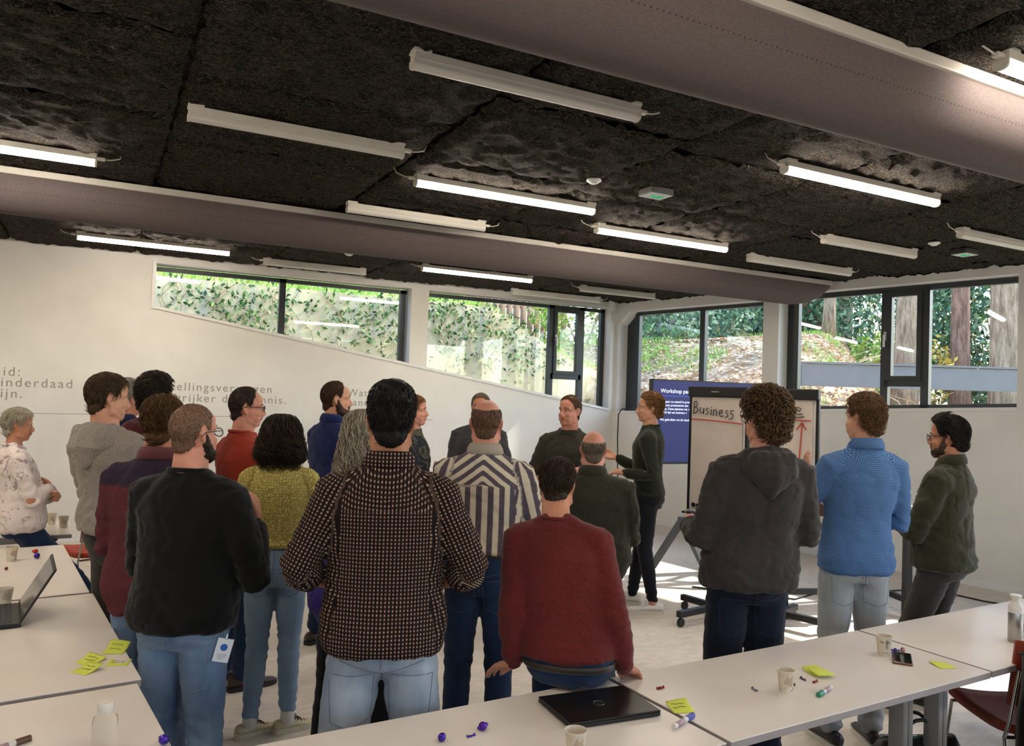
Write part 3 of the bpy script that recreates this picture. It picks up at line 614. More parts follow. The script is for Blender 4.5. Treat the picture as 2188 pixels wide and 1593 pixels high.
# ================================================================== people
def fabric(name, c, kind='knit', c2=None):
    if name in MATS: return MATS[name]
    k = NT(name, 0.92, 0.12); v = k.coord()
    try: k.b.inputs['Sheen Weight'].default_value = 0.12; k.b.inputs['Sheen Roughness'].default_value = 0.5
    except Exception: pass
    a = lin(c)
    if kind in ('knit', 'plain', 'melange'):
        fine = k.noise(k.coord(scale=(1, 1, 0.6)), 260 if kind != 'melange' else 180, 2); soft = k.noise(v, 7, 3)
        amp = 0.30 if kind == 'melange' else 0.16
        col = k.ramp(fine, [(0.3, tuple(x * (1 - amp) for x in a)), (0.7, tuple(min(1, x * (1 + amp)) for x in a))])
        k.col(k.mix(0.25, col, k.ramp(soft, [(0.35, tuple(x * 0.75 for x in a)), (0.65, tuple(min(1, x * 1.2) for x in a))])))
        k.bump(fine, 0.25, 0.002)
    elif kind == 'denim':
        wv = k.n('ShaderNodeTexWave', i_Scale=420.0, i_Distortion=1.5); wv.bands_direction = 'DIAGONAL'; k.l(v, wv.inputs['Vector'])
        soft = k.noise(k.coord(scale=(1, 1, 0.45)), 6, 4); b = lin(c2 or tuple(min(255, x + 45) for x in c))
        base = k.ramp(soft, [(0.35, a), (0.68, b)])
        k.col(k.mix(0.22, base, k.ramp(wv.outputs[0], [(0.2, tuple(x * 0.6 for x in a)), (0.8, tuple(min(1, x * 1.3) for x in b))])))
        k.bump(k.noise(v, 300, 2), 0.2, 0.002)
    elif kind == 'leather':
        k.b.inputs['Roughness'].default_value = 0.45; k.b.inputs['Specular IOR Level'].default_value = 0.4
        k.b.inputs['Base Color'].default_value = (*a, 1); k.bump(k.noise(v, 120, 3), 0.15, 0.002)
    MATS[name] = k.m; return k.m

def uv_attr(k):
    at = k.n('ShaderNodeAttribute', attribute_name='cloth_uv'); sep = k.n('ShaderNodeSeparateXYZ'); k.l(at.outputs['Vector'], sep.inputs[0])
    return sep.outputs[0], sep.outputs[1], at.outputs['Vector']

def fabric_check():
    if 'check cotton' in MATS: return MATS['check cotton']
    k = NT('check cotton', 0.9, 0.15); u, v, vec = uv_attr(k); p = 0.0128
    fu = k.math('FRACT', k.math('DIVIDE', u, p)); fv = k.math('FRACT', k.math('DIVIDE', v, p))
    du = k.math('ABSOLUTE', k.math('SUBTRACT', fu, 0.5)); dv = k.math('ABSOLUTE', k.math('SUBTRACT', fv, 0.5))
    su = k.n('ShaderNodeMapRange', interpolation_type='SMOOTHSTEP', i_1=0.13, i_2=0.27, i_3=1.0, i_4=0.0); k.l(du, su.inputs[0])
    sv = k.n('ShaderNodeMapRange', interpolation_type='SMOOTHSTEP', i_1=0.12, i_2=0.27, i_3=1.0, i_4=0.0); k.l(dv, sv.inputs[0])
    dot = k.math('MULTIPLY', su.outputs[0], sv.outputs[0])
    row = k.mix(su.outputs[0], (*lin((20, 13, 14)), 1), (*lin((58, 34, 34)), 1))
    k.col(k.mix(dot, row, (*lin((158, 136, 116)), 1)))
    k.bump(k.noise(k.coord(), 240, 2), 0.2, 0.002)
    MATS['check cotton'] = k.m; return k.m

def fabric_stripes():
    if 'striped cotton' in MATS: return MATS['striped cotton']
    k = NT('striped cotton', 0.9, 0.15); u, v, vec = uv_attr(k); p = 0.056
    fu = k.math('FRACT', k.math('DIVIDE', k.math('ADD', u, 0.014), p))
    st = k.n('ShaderNodeMapRange', interpolation_type='SMOOTHSTEP', i_1=0.46, i_2=0.50, i_3=0.0, i_4=1.0)
    k.l(k.math('ABSOLUTE', k.math('SUBTRACT', fu, 0.5)), st.inputs[0])
    tri = k.math('ABSOLUTE', k.math('SUBTRACT', fu, 0.5))
    st = k.n('ShaderNodeMapRange', interpolation_type='SMOOTHSTEP', i_1=0.235, i_2=0.265, i_3=0.0, i_4=1.0); k.l(tri, st.inputs[0])
    fine = k.noise(k.coord(scale=(1, 1, .3)), 300, 2)
    dark = k.ramp(fine, [(0.3, lin((70, 62, 72))), (0.7, lin((104, 94, 104)))])
    k.col(k.mix(st.outputs[0], (*lin((206, 194, 172)), 1), dark)); k.bump(fine, 0.15, 0.002)
    MATS['striped cotton'] = k.m; return k.m

def fabric_dotted():
    if 'dotted cotton' in MATS: return MATS['dotted cotton']
    k = NT('dotted cotton', 0.85, 0.2); u, v, vec = uv_attr(k); p = 0.0100; q = 0.0078
    row = k.math('FLOOR', k.math('DIVIDE', v, q)); off = k.math('MULTIPLY', k.math('MODULO', k.math('ABSOLUTE', row), 2.0), 0.5)
    fu = k.math('ABSOLUTE', k.math('SUBTRACT', k.math('FRACT', k.math('ADD', k.math('DIVIDE', u, p), off)), 0.5))
    fv = k.math('ABSOLUTE', k.math('SUBTRACT', k.math('FRACT', k.math('DIVIDE', v, q)), 0.5))
    a = k.n('ShaderNodeMapRange', i_1=0.22, i_2=0.32, i_3=1.0, i_4=0.0); k.l(fu, a.inputs[0])
    b = k.n('ShaderNodeMapRange', i_1=0.12, i_2=0.22, i_3=1.0, i_4=0.0); k.l(fv, b.inputs[0])
    k.col(k.mix(k.math('MULTIPLY', a.outputs[0], b.outputs[0]), (*lin((54, 92, 142)), 1), (*lin((132, 160, 192)), 1)))
    k.bump(k.noise(k.coord(), 200, 2), 0.2, 0.002)
    MATS['dotted cotton'] = k.m; return k.m

def fabric_lace():
    if 'yellow lace' in MATS: return MATS['yellow lace']
    k = NT('yellow lace', 0.9, 0.15); u, v, vec = uv_attr(k)
    vo = k.n('ShaderNodeTexVoronoi', i_Scale=26.0, i_Randomness=0.25); k.l(vec, vo.inputs['Vector'])
    ring = k.math('SINE', k.math('MULTIPLY', vo.outputs['Distance'], 34.0))
    vo2 = k.n('ShaderNodeTexVoronoi', i_Scale=70.0, i_Randomness=0.6, feature='DISTANCE_TO_EDGE'); k.l(vec, vo2.inputs['Vector'])
    h = k.math('ADD', k.math('MULTIPLY', ring, 0.35), k.math('MULTIPLY', vo2.outputs[0], 2.0))
    k.col(k.ramp(h, [(0.0, lin((140, 124, 66))), (0.45, lin((198, 184, 108))), (0.8, lin((226, 214, 140)))]))
    k.bump(h, 0.7, 0.004)
    MATS['yellow lace'] = k.m; return k.m

def fabric_print(name, base, ink, scale=9.0, lo=0.56, hi=0.60):
    if name in MATS: return MATS[name]
    k = NT(name, 0.88, 0.15); v = k.coord()
    n1 = k.noise(v, scale, 5, 0.7, 1.2); n2 = k.noise(v, scale * 0.5, 2)
    wv = k.n('ShaderNodeTexVoronoi', i_Scale=scale * 3.0, feature='DISTANCE_TO_EDGE'); k.l(v, wv.inputs['Vector'])
    twig = k.math('MULTIPLY', k.math('LESS_THAN', wv.outputs[0], 0.03), k.math('GREATER_THAN', n1, 0.52))
    blob = k.ramp(n1, [(lo, (0, 0, 0, 1)), (hi, (1, 1, 1, 1))])
    m = k.math('MAXIMUM', twig, k.math('MULTIPLY', blob, 0.8))
    k.col(k.mix(m, rgba(base), rgba(ink))); MATS[name] = k.m; return k.m

def skin_mat(name, c):
    if name in MATS: return MATS[name]
    k = NT(name, 0.55, 0.35); v = k.coord(); a = lin(c)
    n = k.noise(v, 18, 4); k.col(k.ramp(n, [(0.3, (a[0] * 0.86, a[1] * 0.78, a[2] * 0.76)), (0.7, (min(1, a[0] * 1.08), a[1] * 1.06, a[2] * 1.04))]))
    k.bump(k.noise(v, 160, 3), 0.08, 0.002); MATS[name] = k.m; return k.m

def hair_mat(name, c, grey=None):
    if name in MATS: return MATS[name]
    k = NT(name, 0.6, 0.22); v = k.coord(scale=(1, 1, 0.35)); a = lin(c); b = lin(grey or tuple(min(255, x * 1.5 + 8) for x in c))
    n = k.noise(v, 90, 4); gi = k.n('ShaderNodeNewGeometry'); mixv = k.math('ADD', k.math('MULTIPLY', n, 0.55), k.math('MULTIPLY', gi.outputs['Random Per Island'], 0.45)); k.col(k.ramp(mixv, [(0.25, tuple(x * 0.55 for x in a)), (0.52, a), (0.80, b)]))
    k.bump(n, 0.3, 0.003); MATS[name] = k.m; return k.m

M_DARK = plain('dark plastic', (26, 26, 28), 0.45); M_SOLE = plain('white rubber', (214, 210, 200), 0.6)
M_EYE = plain('eye white', (196, 186, 178), 0.25); M_IRIS = plain('iris brown', (48, 36, 28), 0.2); M_LACE = plain('black lace cord', (22, 22, 22), 0.7)
M_STEEL = plain('brushed steel', (176, 176, 172), 0.32, 1.0); M_BELT = fabric('belt leather', (44, 34, 28), 'leather')
def glass_mat():
    if 'clear glass' in MATS: return MATS['clear glass']
    k = NT('clear glass'); t = k.t; t.nodes.remove(k.b); out = [n for n in t.nodes if n.type == 'OUTPUT_MATERIAL'][0]; tr = k.n('ShaderNodeBsdfTransparent'); gl = k.n('ShaderNodeBsdfGlossy', i_Roughness=0.02); mx = k.n('ShaderNodeMixShader', i_0=0.06)
    k.l(tr.outputs[0], mx.inputs[1]); k.l(gl.outputs[0], mx.inputs[2]); k.l(mx.outputs[0], out.inputs[0])
    MATS['clear glass'] = k.m; return k.m

JOBS = []          # (object with modifiers, finishing function)
def soft_body(name, mb, mat, parent, voxel, smooth=3, dec=None, finish=None):
    o = mb.build(name, mat, parent)
    m = o.modifiers.new('r', 'REMESH'); m.mode = 'VOXEL'; m.voxel_size = voxel; m.use_smooth_shade = True
    if smooth: q = o.modifiers.new('s', 'SMOOTH'); q.factor = 0.5; q.iterations = smooth
    if dec: d = o.modifiers.new('d', 'DECIMATE'); d.ratio = dec
    JOBS.append((o, finish)); return o

def run_jobs():
    dg = bpy.context.evaluated_depsgraph_get(); dg.update(); done = []
    for o, fin in JOBS: done.append((o, bpy.data.meshes.new_from_object(o.evaluated_get(dg)), fin))
    for o, me, fin in done:
        o.modifiers.clear(); old = o.data; mats = list(old.materials); o.data = me; bpy.data.meshes.remove(old)
        me.materials.clear()
        for m in mats: me.materials.append(m)
        me.name = o.name
        if fin: fin(me)
        me.shade_smooth(); me.update()
    JOBS.clear()

def hand(mb, wrist, d, nrm, side, curl=0.35, s=1.0, thumb=0.8, point=None):
    """palm and five separate fingers; d = along the hand, nrm = out of the palm; side = +1 right, -1 left"""
    w = Vector(wrist); d = Vector(d).normalized(); n = Vector(nrm); n = (n - d * n.dot(d)).normalized()
    lat = d.cross(n) * side                     # towards the thumb
    L = (0.070, 0.078, 0.073, 0.058); offs = (0.0345, 0.0118, -0.0108, -0.0325)
    for i in range(4):
        base = w + (lat * offs[i] * 0.62) * s + d * 0.012 * s
        kn = w + (lat * offs[i] + d * (0.088 - 0.004 * abs(i - 1))) * s
        mb.tube([base, (base + kn) / 2 + n * -0.002 * s, kn], [0.0165 * s, 0.0165 * s, 0.0125 * s], 8)
        p = kn; a = 0.10; dd = (d + lat * offs[i] * 1.6).normalized(); c = curl if not point or i else 0.05
        for q in range(3):
            a += c * (0.75 if q == 0 else 1.0)
            st = dd * math.cos(a) + n * math.sin(a); e = p + st * L[i] * (0.42, 0.32, 0.26)[q] * s
            mb.tube([p, e], [(0.0092 - 0.0009 * q) * s, (0.0085 - 0.0009 * q) * s], 8); p = e
    mb.tube([w + (lat * 0.016 + d * 0.02) * s, w + (lat * 0.042 + d * 0.05 + n * 0.012) * s, w + (lat * (0.055 * thumb) + d * 0.082 + n * 0.024) * s,
             w + (lat * (0.052 * thumb) + d * 0.108 + n * 0.034) * s], [0.017 * s, 0.0135 * s, 0.0105 * s, 0.0085 * s], 8)
    mb.tube([w - d * 0.02 * s, w + d * 0.03 * s], [0.026 * s, 0.024 * s], 10, ratio=0.72, side=lat)

EAR_Z = 0.088
def head_shapes(mb, M, fem=False, s=1.0, fat=0.0):
    def E(c, r): mb.ell(Vector(c) * s, Vector(r) * s, M)
    def T(p, r, **k): mb.tube([M @ (Vector(q) * s) for q in p], [x * s for x in r], 8, **k)
    E((0, -0.006, 0.128), (0.0765, 0.0985, 0.093)); E((0, 0.028, 0.075), (0.062 + fat, 0.064, 0.080))
    E((0, 0.050, 0.150), (0.058, 0.046, 0.045))
    E((0, 0.066, 0.004), (0.026, 0.025, 0.021))                                   # chin
    for q in (-1, 1):
        T([(q * 0.060, -0.002, 0.062), (q * (0.057 + fat), 0.010, 0.026), (q * 0.036, 0.048, 0.004), (0, 0.068, -0.001)], [0.013, 0.021, 0.021, 0.02])
        E((q * 0.042, 0.058, 0.066), (0.024, 0.028, 0.022))                       # cheek
        E((q * 0.040, 0.052, 0.036), (0.024, 0.030, 0.028)); E((q * 0.042, 0.022, 0.058), (0.033, 0.046, 0.050))
        T([(q * 0.012, 0.086, 0.119), (q * 0.034, 0.083, 0.124), (q * 0.052, 0.066, 0.117)], [0.011, 0.0105, 0.010])   # brow
        E((q * 0.012, 0.098, 0.060), (0.009, 0.011, 0.009))                       # nostril wing
        # ear: shell and lobe
        T([(q * 0.074, -0.004, 0.066), (q * 0.080, -0.018, 0.080), (q * 0.086, -0.026, 0.102), (q * 0.085, -0.018, 0.120), (q * 0.079, -0.002, 0.116)], [0.007, 0.006, 0.006, 0.006, 0.005])
        T([(q * 0.072, -0.004, 0.112), (q * 0.076, -0.012, 0.094), (q * 0.074, -0.006, 0.072)], [0.010, 0.009, 0.008])
    T([(0, 0.088, 0.112), (0, 0.099, 0.090), (0, 0.112, 0.068), (0, 0.106, 0.059)], [0.009, 0.0095, 0.0125, 0.009])     # nose
    T([(-0.020, 0.084, 0.036), (0, 0.093, 0.039), (0.020, 0.084, 0.036)], [0.006, 0.0085, 0.006])
    T([(-0.018, 0.083, 0.027), (0, 0.091, 0.026), (0.018, 0.083, 0.027)], [0.006, 0.0085, 0.006])
    E((0, 0.080, 0.032), (0.026, 0.012, 0.024))

HAIR = {  # (azimuth from the face, lowest elevation with hair): hair lines, seen from the middle of the skull
    'full':   [(0, 34), (35, 32), (55, 20), (68, -8), (80, -12), (92, 8), (99, -4), (106, -24), (118, -44), (135, -54), (160, -58), (180, -59)],
    'low':    [(0, 30), (35, 28), (55, 12), (68, -14), (80, -16), (92, 4), (99, -6), (106, -28), (118, -50), (135, -60), (160, -64), (180, -65)],
    'recede': [(0, 66), (25, 62), (45, 48), (62, 22), (72, -8), (80, -10), (92, 8), (99, -4), (106, -24), (118, -44), (135, -54), (160, -57), (180, -58)],
    'short':  [(0, 44), (30, 46), (48, 34), (62, 18), (72, -6), (80, -10), (92, 6), (99, -4), (106, -24), (118, -44), (135, -54), (160, -57), (180, -58)],
}
def interp(tab, x):
    return float(np.interp(x, [a for a, _ in tab], [b for _, b in tab]))

def hair_cap(M, s, line, thick, mat, parent, top=90.0, seed=0, lump=0.14, comb='down', strands=900, slen=0.03, swidth=0.0014, lift=0.22, name='hair', fade=8.0, volume=None):
    """hair as a thickness over the skull: it dips under the scalp along the hair line; short strands on top. top < 90 leaves a bald crown"""
    seg, rows = 72, 44; C0 = Vector((0, -0.006, 0.128)); RR = Vector((0.0765, 0.0985, 0.093)); rng = np.random.default_rng(seed)
    def t_at(az, el):
        lo = interp(HAIR[line], abs(az)); t = min(1.0, max(-1.0, (el - lo) / fade))
        if top < 90: t = min(t, max(-1.0, (top - el + 5 * abs(math.sin(R(az)))) / 12.0))
        return t
    def sstep(x, a, b): x = min(1, max(0, (x - a) / (b - a))); return x * x * (3 - 2 * x)
    def base_r(az, el):
        return 1 + 0.42 * sstep(abs(az), 82, 128) * sstep(-el, 28, 66)
    def rad(az, el):
        t = t_at(az, el)
        if t <= 0: return t, -0.010
        q = thick * (0.42 + 0.58 * sstep(el, 0, 55))
        if volume: q = q + volume(az, el)
        return t, q * min(1, t * 1.3) ** 0.6
    A = np.array([-180 + 360 * j / seg for j in range(seg)]); E = np.array([-88 + 176 * i / rows for i in range(rows + 1)])
    P = []; T = []
    for el in E:
        for az in A:
            a, e = R(az), R(el); d = Vector((math.sin(a) * math.cos(e), math.cos(a) * math.cos(e), math.sin(e))); t, q = rad(az, el); T.append(t)
            k = base_r(az, el); P.append((C0.x + d.x * (RR.x * k + q), C0.y + d.y * (RR.y * k + q), C0.z + d.z * (RR.z * k + q)))
    P = np.array(P); T = np.array(T); base = P.copy()
    nz = fbm(P * 55, seed, 2) * lump + fbm(P * np.array([160, 60, 160]), seed + 5, 2) * 0.25 * lump
    dirs = P - np.array(C0); dirs /= np.linalg.norm(dirs, axis=1)[:, None]
    P = P + dirs * (nz * thick * np.clip(T, 0, 1))[:, None]
    mb = MB(); n = seg
    mb.add([M @ (Vector(p) * s) for p in P], [(i * n + j, i * n + (j + 1) % n, (i + 1) * n + (j + 1) % n, (i + 1) * n + j) for i in range(rows) for j in range(n)] + [tuple(range(n - 1, -1, -1)), tuple(rows * n + j for j in range(n))])
    k = 0; tries = 0; strands = int(strands * 1.5)
    while k < strands and tries < strands * 8:
        tries += 1
        az = rng.uniform(-180, 180); el = math.degrees(math.asin(rng.uniform(-0.92, 1))) if rng.random() > 0.38 else rng.uniform(-66, -25)
        t, q = rad(az, el)
        if t < 0.15: continue
        a, e = R(az), R(el); d = Vector((math.sin(a) * math.cos(e), math.cos(a) * math.cos(e), math.sin(e)))
        b = base_r(az, el); p = C0 + Vector((d.x * (RR.x * b + q * 0.85), d.y * (RR.y * b + q * 0.85), d.z * (RR.z * b + q * 0.85)))
        if comb == 'down': g = Vector((0, -0.35, -1))
        elif comb == 'back': g = Vector((0, -1, -0.45))
        elif comb == 'fwd': g = Vector((0, 0.9, -0.6))
        elif comb == 'up': g = Vector((0, 0.3, 0.7))
        else: g = Vector((rng.normal(), rng.normal(), rng.normal() - 0.2))
        g = g + Vector(rng.normal(0, 0.28, 3)); g = g - d * g.dot(d)
        if g.length < 1e-3: continue
        g.normalize(); ln = slen * rng.uniform(0.6, 1.25); o = g.cross(d).normalized() * swidth
        p1 = p + (g * 0.5 + d * lift * 0.6) * ln; p2 = p + (g * 1.0 + d * (lift * 0.5 - ln * 2.0)) * ln
        vs = [p - o, p + o, p + d * swidth * 1.5, p1 - o, p1 + o, p1 + d * swidth * 1.5, p2]
        mb.add([M @ (x * s) for x in vs], [(0, 1, 4, 3), (1, 2, 5, 4), (2, 0, 3, 5), (3, 4, 6), (4, 5, 6), (5, 3, 6)]); k += 1
    return mb.build(name, mat, parent, smooth=True)

def long_hair(M, s, mat, parent, profile, strands, seed=1, wave=0.012, freq=60, sw=0.004, open_front=55, name='hair', droop=0.0):
    """profile: list of (z, half width, half depth, y) from the crown to the tips, in the head's own frame"""
    rng = np.random.default_rng(seed); mb = MB(); seg = 40; rings = []
    for z, w, dpt, y in profile:
        ring = []
        for j in range(seg):
            a = 2 * PI * j / seg; az = math.degrees(math.atan2(math.sin(a), math.cos(a)))
            inw = 1.0
            if abs(az) < open_front and z < 0.165: inw = 0.35
            ring.append(Vector((math.sin(a) * w * inw * 0.80, y + math.cos(a) * dpt * inw * 0.80, z)))
        rings.append(ring)
    A = np.array([list(p) for r in rings for p in r]); nn = fbm(A * 45, seed, 3)
    i = 0
    for r in rings:
        for p in r: p.x += p.x * nn[i] * 0.10; p.y += p.y * nn[i] * 0.08; i += 1
    mb.loft([[M @ (p * s) for p in r] for r in rings])
    zz = [p[0] for p in profile]
    def at(z):
        q = zz[::-1]; return [float(np.interp(z, q, [p[k] for p in profile][::-1])) for k in (1, 2, 3)]
    for _ in range(strands):
        az = rng.uniform(open_front, 360 - open_front); a = R(az); ztop = rng.uniform(zz[-1] * 0.5 + zz[0] * 0.5, zz[0]); zb = zz[-1] - rng.uniform(-0.06, 0.05)
        if rng.random() < 0.35: ztop = rng.uniform(zz[-1] + 0.04, zz[0])
        zb = max(zb, ztop - rng.uniform(0.16, 0.34)); n = 11; ph = rng.uniform(0, 6.28); fq = freq * rng.uniform(0.7, 1.3); off = rng.uniform(-0.012, 0.016); pts = []; rad = []
        for i in range(n):
            t = i / (n - 1); z = ztop + (zb - ztop) * t; w, dd, y = at(max(z, zz[-1])); amp = wave * min(1, t * 1.6) * rng.uniform(0.8, 1.2) * (1 + off * 30)
            ro = off + 0.55 * amp * math.cos(fq * z + ph); pts.append(M @ (Vector((math.sin(a) * (w * .93 + ro) + amp * math.sin(fq * z + ph) * math.cos(a), y + math.cos(a) * (dd * .93 + ro) - amp * math.sin(fq * z + ph) * math.sin(a), z + 0.3 * amp * math.cos(fq * z + ph))) * s))
            rad.append(sw * s * (1 - 0.75 * t) * (0.6 if i == 0 else 1))
        mb.tube(pts, rad, 4, caps=False)
    return mb.build(name, mat, parent, smooth=True)

MALE = [(.84, .140, .098, -.004), (.90, .166, .116, -.012), (.96, .174, .118, -.014), (1.03, .164, .108, -.006), (1.10, .154, .104, .004), (1.18, .158, .108, .008), (1.28, .174, .118, .006), (1.36, .176, .120, .000), (1.41, .166, .108, -.006), (1.455, .128, .088, -.012), (1.495, .090, .072, -.014), (1.53, .066, .064, -.008), (1.62, .062, .062, .004)]
FEMALE = [(.84, .146, .100, -.006), (.90, .174, .120, -.016), (.96, .174, .120, -.016), (1.03, .156, .104, -.006), (1.10, .138, .094, .004), (1.18, .138, .098, .008), (1.28, .150, .116, .012), (1.36, .158, .110, .004), (1.42, .156, .096, -.006), (1.465, .120, .080, -.012), (1.50, .074, .060, -.012), (1.53, .052, .053, -.008), (1.62, .049, .052, .006)]

def V(*a): return Vector(a)

def person(label, loc, rz, H, skin, hairspec, shirt, trousers, shoes, arms, head=(0, 0, 0), lean=0.0, fat=0.0, fem=False, width=1.0, legs=None,
           hip_z=None, glasses=None, beard=None, face=False, sleeve=1.0, collar=None, hem=None, tilt=0.0, seed=0, wr=1.0, extra=None, untuck=0.0, socks=None, hipshift=0.0, slouch=0.0, headfwd=0.0):
    s = H / 1.8
    root = thing('person', label, 'person', (loc[0], loc[1], 0), rz)
    hz = hip_z if hip_z is not None else 0.92 * s           # height of the hip joints
    dz = hz / s - 0.92
    def bend(p):
        """lean of the upper body about the hips"""
        x, y, z = p; q = z - 0.92
        if q > 0: y = y + lean * q + slouch * q * q; x = x + tilt * q; z = z - 0.5 * lean * lean * q - abs(slouch) * q * q * 0.25
        return V(x + hipshift, y, z + dz) * s
    rings = FEMALE if fem else MALE
    def ring(z, rx, ry, y, grow, seg=28):
        k = max(0.0, 1 - abs(z - 1.07) / 0.2); f = 1 + fat * k * 0.55; fb = fat * 0.055 * k
        sh = width if z > 1.0 else 1 + (width - 1) * 0.6
        if z > 1.48: sh = 1 + (sh - 1) * 0.3
        out = []
        for j in range(seg):
            a = 2 * PI * j / seg; cx, sy = math.cos(a), math.sin(a); e = 0.86
            X = math.copysign(abs(cx) ** e, cx) * (rx * f * sh + grow); Y = math.copysign(abs(sy) ** e, sy) * (ry * f + grow)
            if sy > 0: Y += fb * sy
            out.append(bend((X, Y + y, z)))
        return out
    SX = (0.148 if fem else 0.172) * width; shz = 1.42
    J = {}
    for nm, q in (('R', 1), ('L', -1)):
        el, wr_, hd, pn, curl = arms[nm]
        sh = bend((q * SX, -0.008, shz)); J[nm] = (sh, bend(el), bend(wr_), hd, pn, curl)
    if legs is None: legs = {'R': ((0.10, 0.02, 0.5), (0.11, 0.0, 0.085), 8), 'L': ((-0.10, 0.02, 0.5), (-0.11, 0.0, 0.085), -8)}
    LG = {}
    for nm, q in (('R', 1), ('L', -1)):
        kn, an, toe = legs[nm]; LG[nm] = (V(q * 0.088 + hipshift, -0.006, 0.90 + dz) * s, V(*kn) * s, V(*an) * s, toe)
    # ---- body
    mb = MB(); mb.loft([ring(*r, 0.0) for r in rings])
    for nm, q in (('R', 1), ('L', -1)):
        sh, el, wr_, hd, pn, curl = J[nm]; g = 0.9 if fem else 1.0
        inn = bend((q * SX * 0.6, -0.01, shz + 0.015)); g *= (1 + fat * 0.1) * s
        mb.tube([inn, sh, sh.lerp(el, 0.5), el, el.lerp(wr_, 0.3), wr_.lerp(el, 0.12), wr_], [.058 * g, .060 * g, .050 * g, .040 * g, .042 * g, .030 * g, .027 * g], 12)
        mb.tube([bend((q * .030, -.014, 1.520)), bend((q * .090, -.014, 1.455)), sh + V(0, 0, .004 * s)], [.032 * s, .036 * s, .044 * s], 10)
        if hd is not None: hand(mb, wr_, hd, pn, q, curl, s * (0.9 if fem else 1.0))
        hp, kn, an, toe = LG[nm]
        mb.tube([hp + V(0, 0, 0.03), hp.lerp(kn, 0.35), kn, kn.lerp(an, 0.3), an], [.084 * s, .074 * s, .052 * s, .053 * s, .036 * s], 12)
        t = R(toe); fd = V(math.sin(t), math.cos(t), 0)
        mb.tube([an - fd * 0.03 * s - V(0, 0, .035 * s), an + fd * 0.06 * s - V(0, 0, 0.052 * s), an + fd * 0.14 * s - V(0, 0, .062 * s)], [.028 * s, .026 * s, .018 * s], 8)
    piv = bend((0, 0.008 + headfwd, 1.575))
    yaw, pitch, roll = head
    HM = Matrix.Translation(piv) @ Matrix.Rotation(-R(yaw), 4, 'Z') @ Matrix.Rotation(R(pitch), 4, 'X') @ Matrix.Rotation(R(roll), 4, 'Y')
    hs = s * (0.93 if fem else 0.965)
    if headfwd: mb.tube([bend((0, -0.008, 1.50)), piv + V(0, -0.01, 0.04) * s], [.062 * s, .058 * s], 12)
    head_shapes(mb, HM, fem, hs, fat * 0.012)
    soft_body('body', mb, skin, root, 0.0062, 2, 0.30)
    # ---- shirt
    z0 = hem if hem is not None else 0.88
    sb = MB(); ease = shirt.get('ease', 0.016)
    zs = [r for r in rings if r[0] > z0 + 0.03 and r[0] < shirt.get('neck', 1.53)]
    def at(z): return (z, *[float(np.interp(z, [r[0] for r in rings], [r[k] for r in rings])) for k in (1, 2, 3)])
    rr = [ring(*at(z0), ease * shirt.get('flare', 1.0) + untuck * 0.5), ring(*at(z0 + 0.02), ease + untuck)]
    for r in zs:
        k = max(0, 1 - max(0, r[0] - 0.9) / 0.35); rr.append(ring(*r, ease * (1.0 if r[0] < 1.40 else 0.75) + untuck * k))
    rr.append(ring(*at(shirt.get('neck', 1.53)), 0.012)); sb.loft(rr)
    for nm, q in (('R', 1), ('L', -1)):
        sh, el, wr_, hd, pn, curl = J[nm]; g = (0.92 if fem else 1.0) * (1 + fat * 0.12) * s; c = shirt.get('sleeve', 0.012) * s
        sb.tube([bend((q * .040, -.016, 1.505)), bend((q * .094, -.016, 1.462)), sh + V(0, 0, .012 * s)], [.040 * s + ease * .4 * s, .046 * s + ease * .5 * s, .054 * s + ease * .5 * s], 10)
        inn = bend((q * SX * 0.6, -0.01, shz + 0.012)); end = wr_.lerp(el, 0.05)
        L = sleeve
        if L < 0.5:
            e2 = sh.lerp(el, L * 2); sb.tube([inn, sh, e2], [.064 * g + c, .066 * g + c, .058 * g + c * 1.6], 14)
        elif L < 1.0:
            e2 = el.lerp(end, (L - 0.5) * 2); sb.tube([inn, sh, sh.lerp(el, 0.5), el, e2], [.062 * g + c, .064 * g + c, .054 * g + c, .047 * g + c * 1.2, .048 * g + c * 1.3], 14)
        else:
            sb.tube([inn, sh, sh.lerp(el, 0.5), el, el.lerp(end, 0.45), end.lerp(el, 0.08), end], [.062 * g + c, .064 * g + c, .054 * g + c, .046 * g + c, .043 * g + c, .036 * g + c, .030 * g + c * 0.6], 14)
    bones = [(bend((0, 0, z0)), bend((0, 0, 1.35)), 0.0)] + [(J[n_][0], J[n_][1], 0.06) for n_ in 'RL'] + [(J[n_][1], J[n_][2], 0.05) for n_ in 'RL']
    yoke = shirt.get('yoke')
    def fin(me):
        P = coords(me); N = normals(me); a = wr * shirt.get('fold', 1.0); q = P / s
        w = fbm(q * np.array([7, 7, 11]), seed, 3); fold = np.abs(fbm(q * np.array([9, 9, 5]) + w[:, None] * 0.6, seed + 3, 2))
        low = np.clip((1.20 + dz - q[:, 2]) / 0.25, 0, 1)
        horiz = np.sin(q[:, 2] * 52 + 9 * fbm(q * 5, seed + 9, 2)) * low * (0.4 + 0.6 * np.clip(fbm(q * 4, seed + 13, 2) + .5, 0, 1))
        d = a * (0.0055 * w - 0.020 * np.maximum(0, 0.28 - fold) + 0.0026 * horiz)
        lim = 0.62 * min(ease, shirt.get('sleeve', 0.012))
        # creases on the inside of the elbows
        for n_ in 'RL':
            e = np.array(J[n_][1]); r = np.linalg.norm(P - e, axis=1); ax = np.array((J[n_][2] - J[n_][0]).normalized())
            d += a * 0.0042 * np.exp(-(r / (0.13 * s)) ** 2) * np.sin(((P - e) @ ax) * 125 + 3 * w)
        d = np.maximum(d, -lim); P = P + N * (d * s)[:, None]
        # flat hem, snug band
        set_coords(me, P)
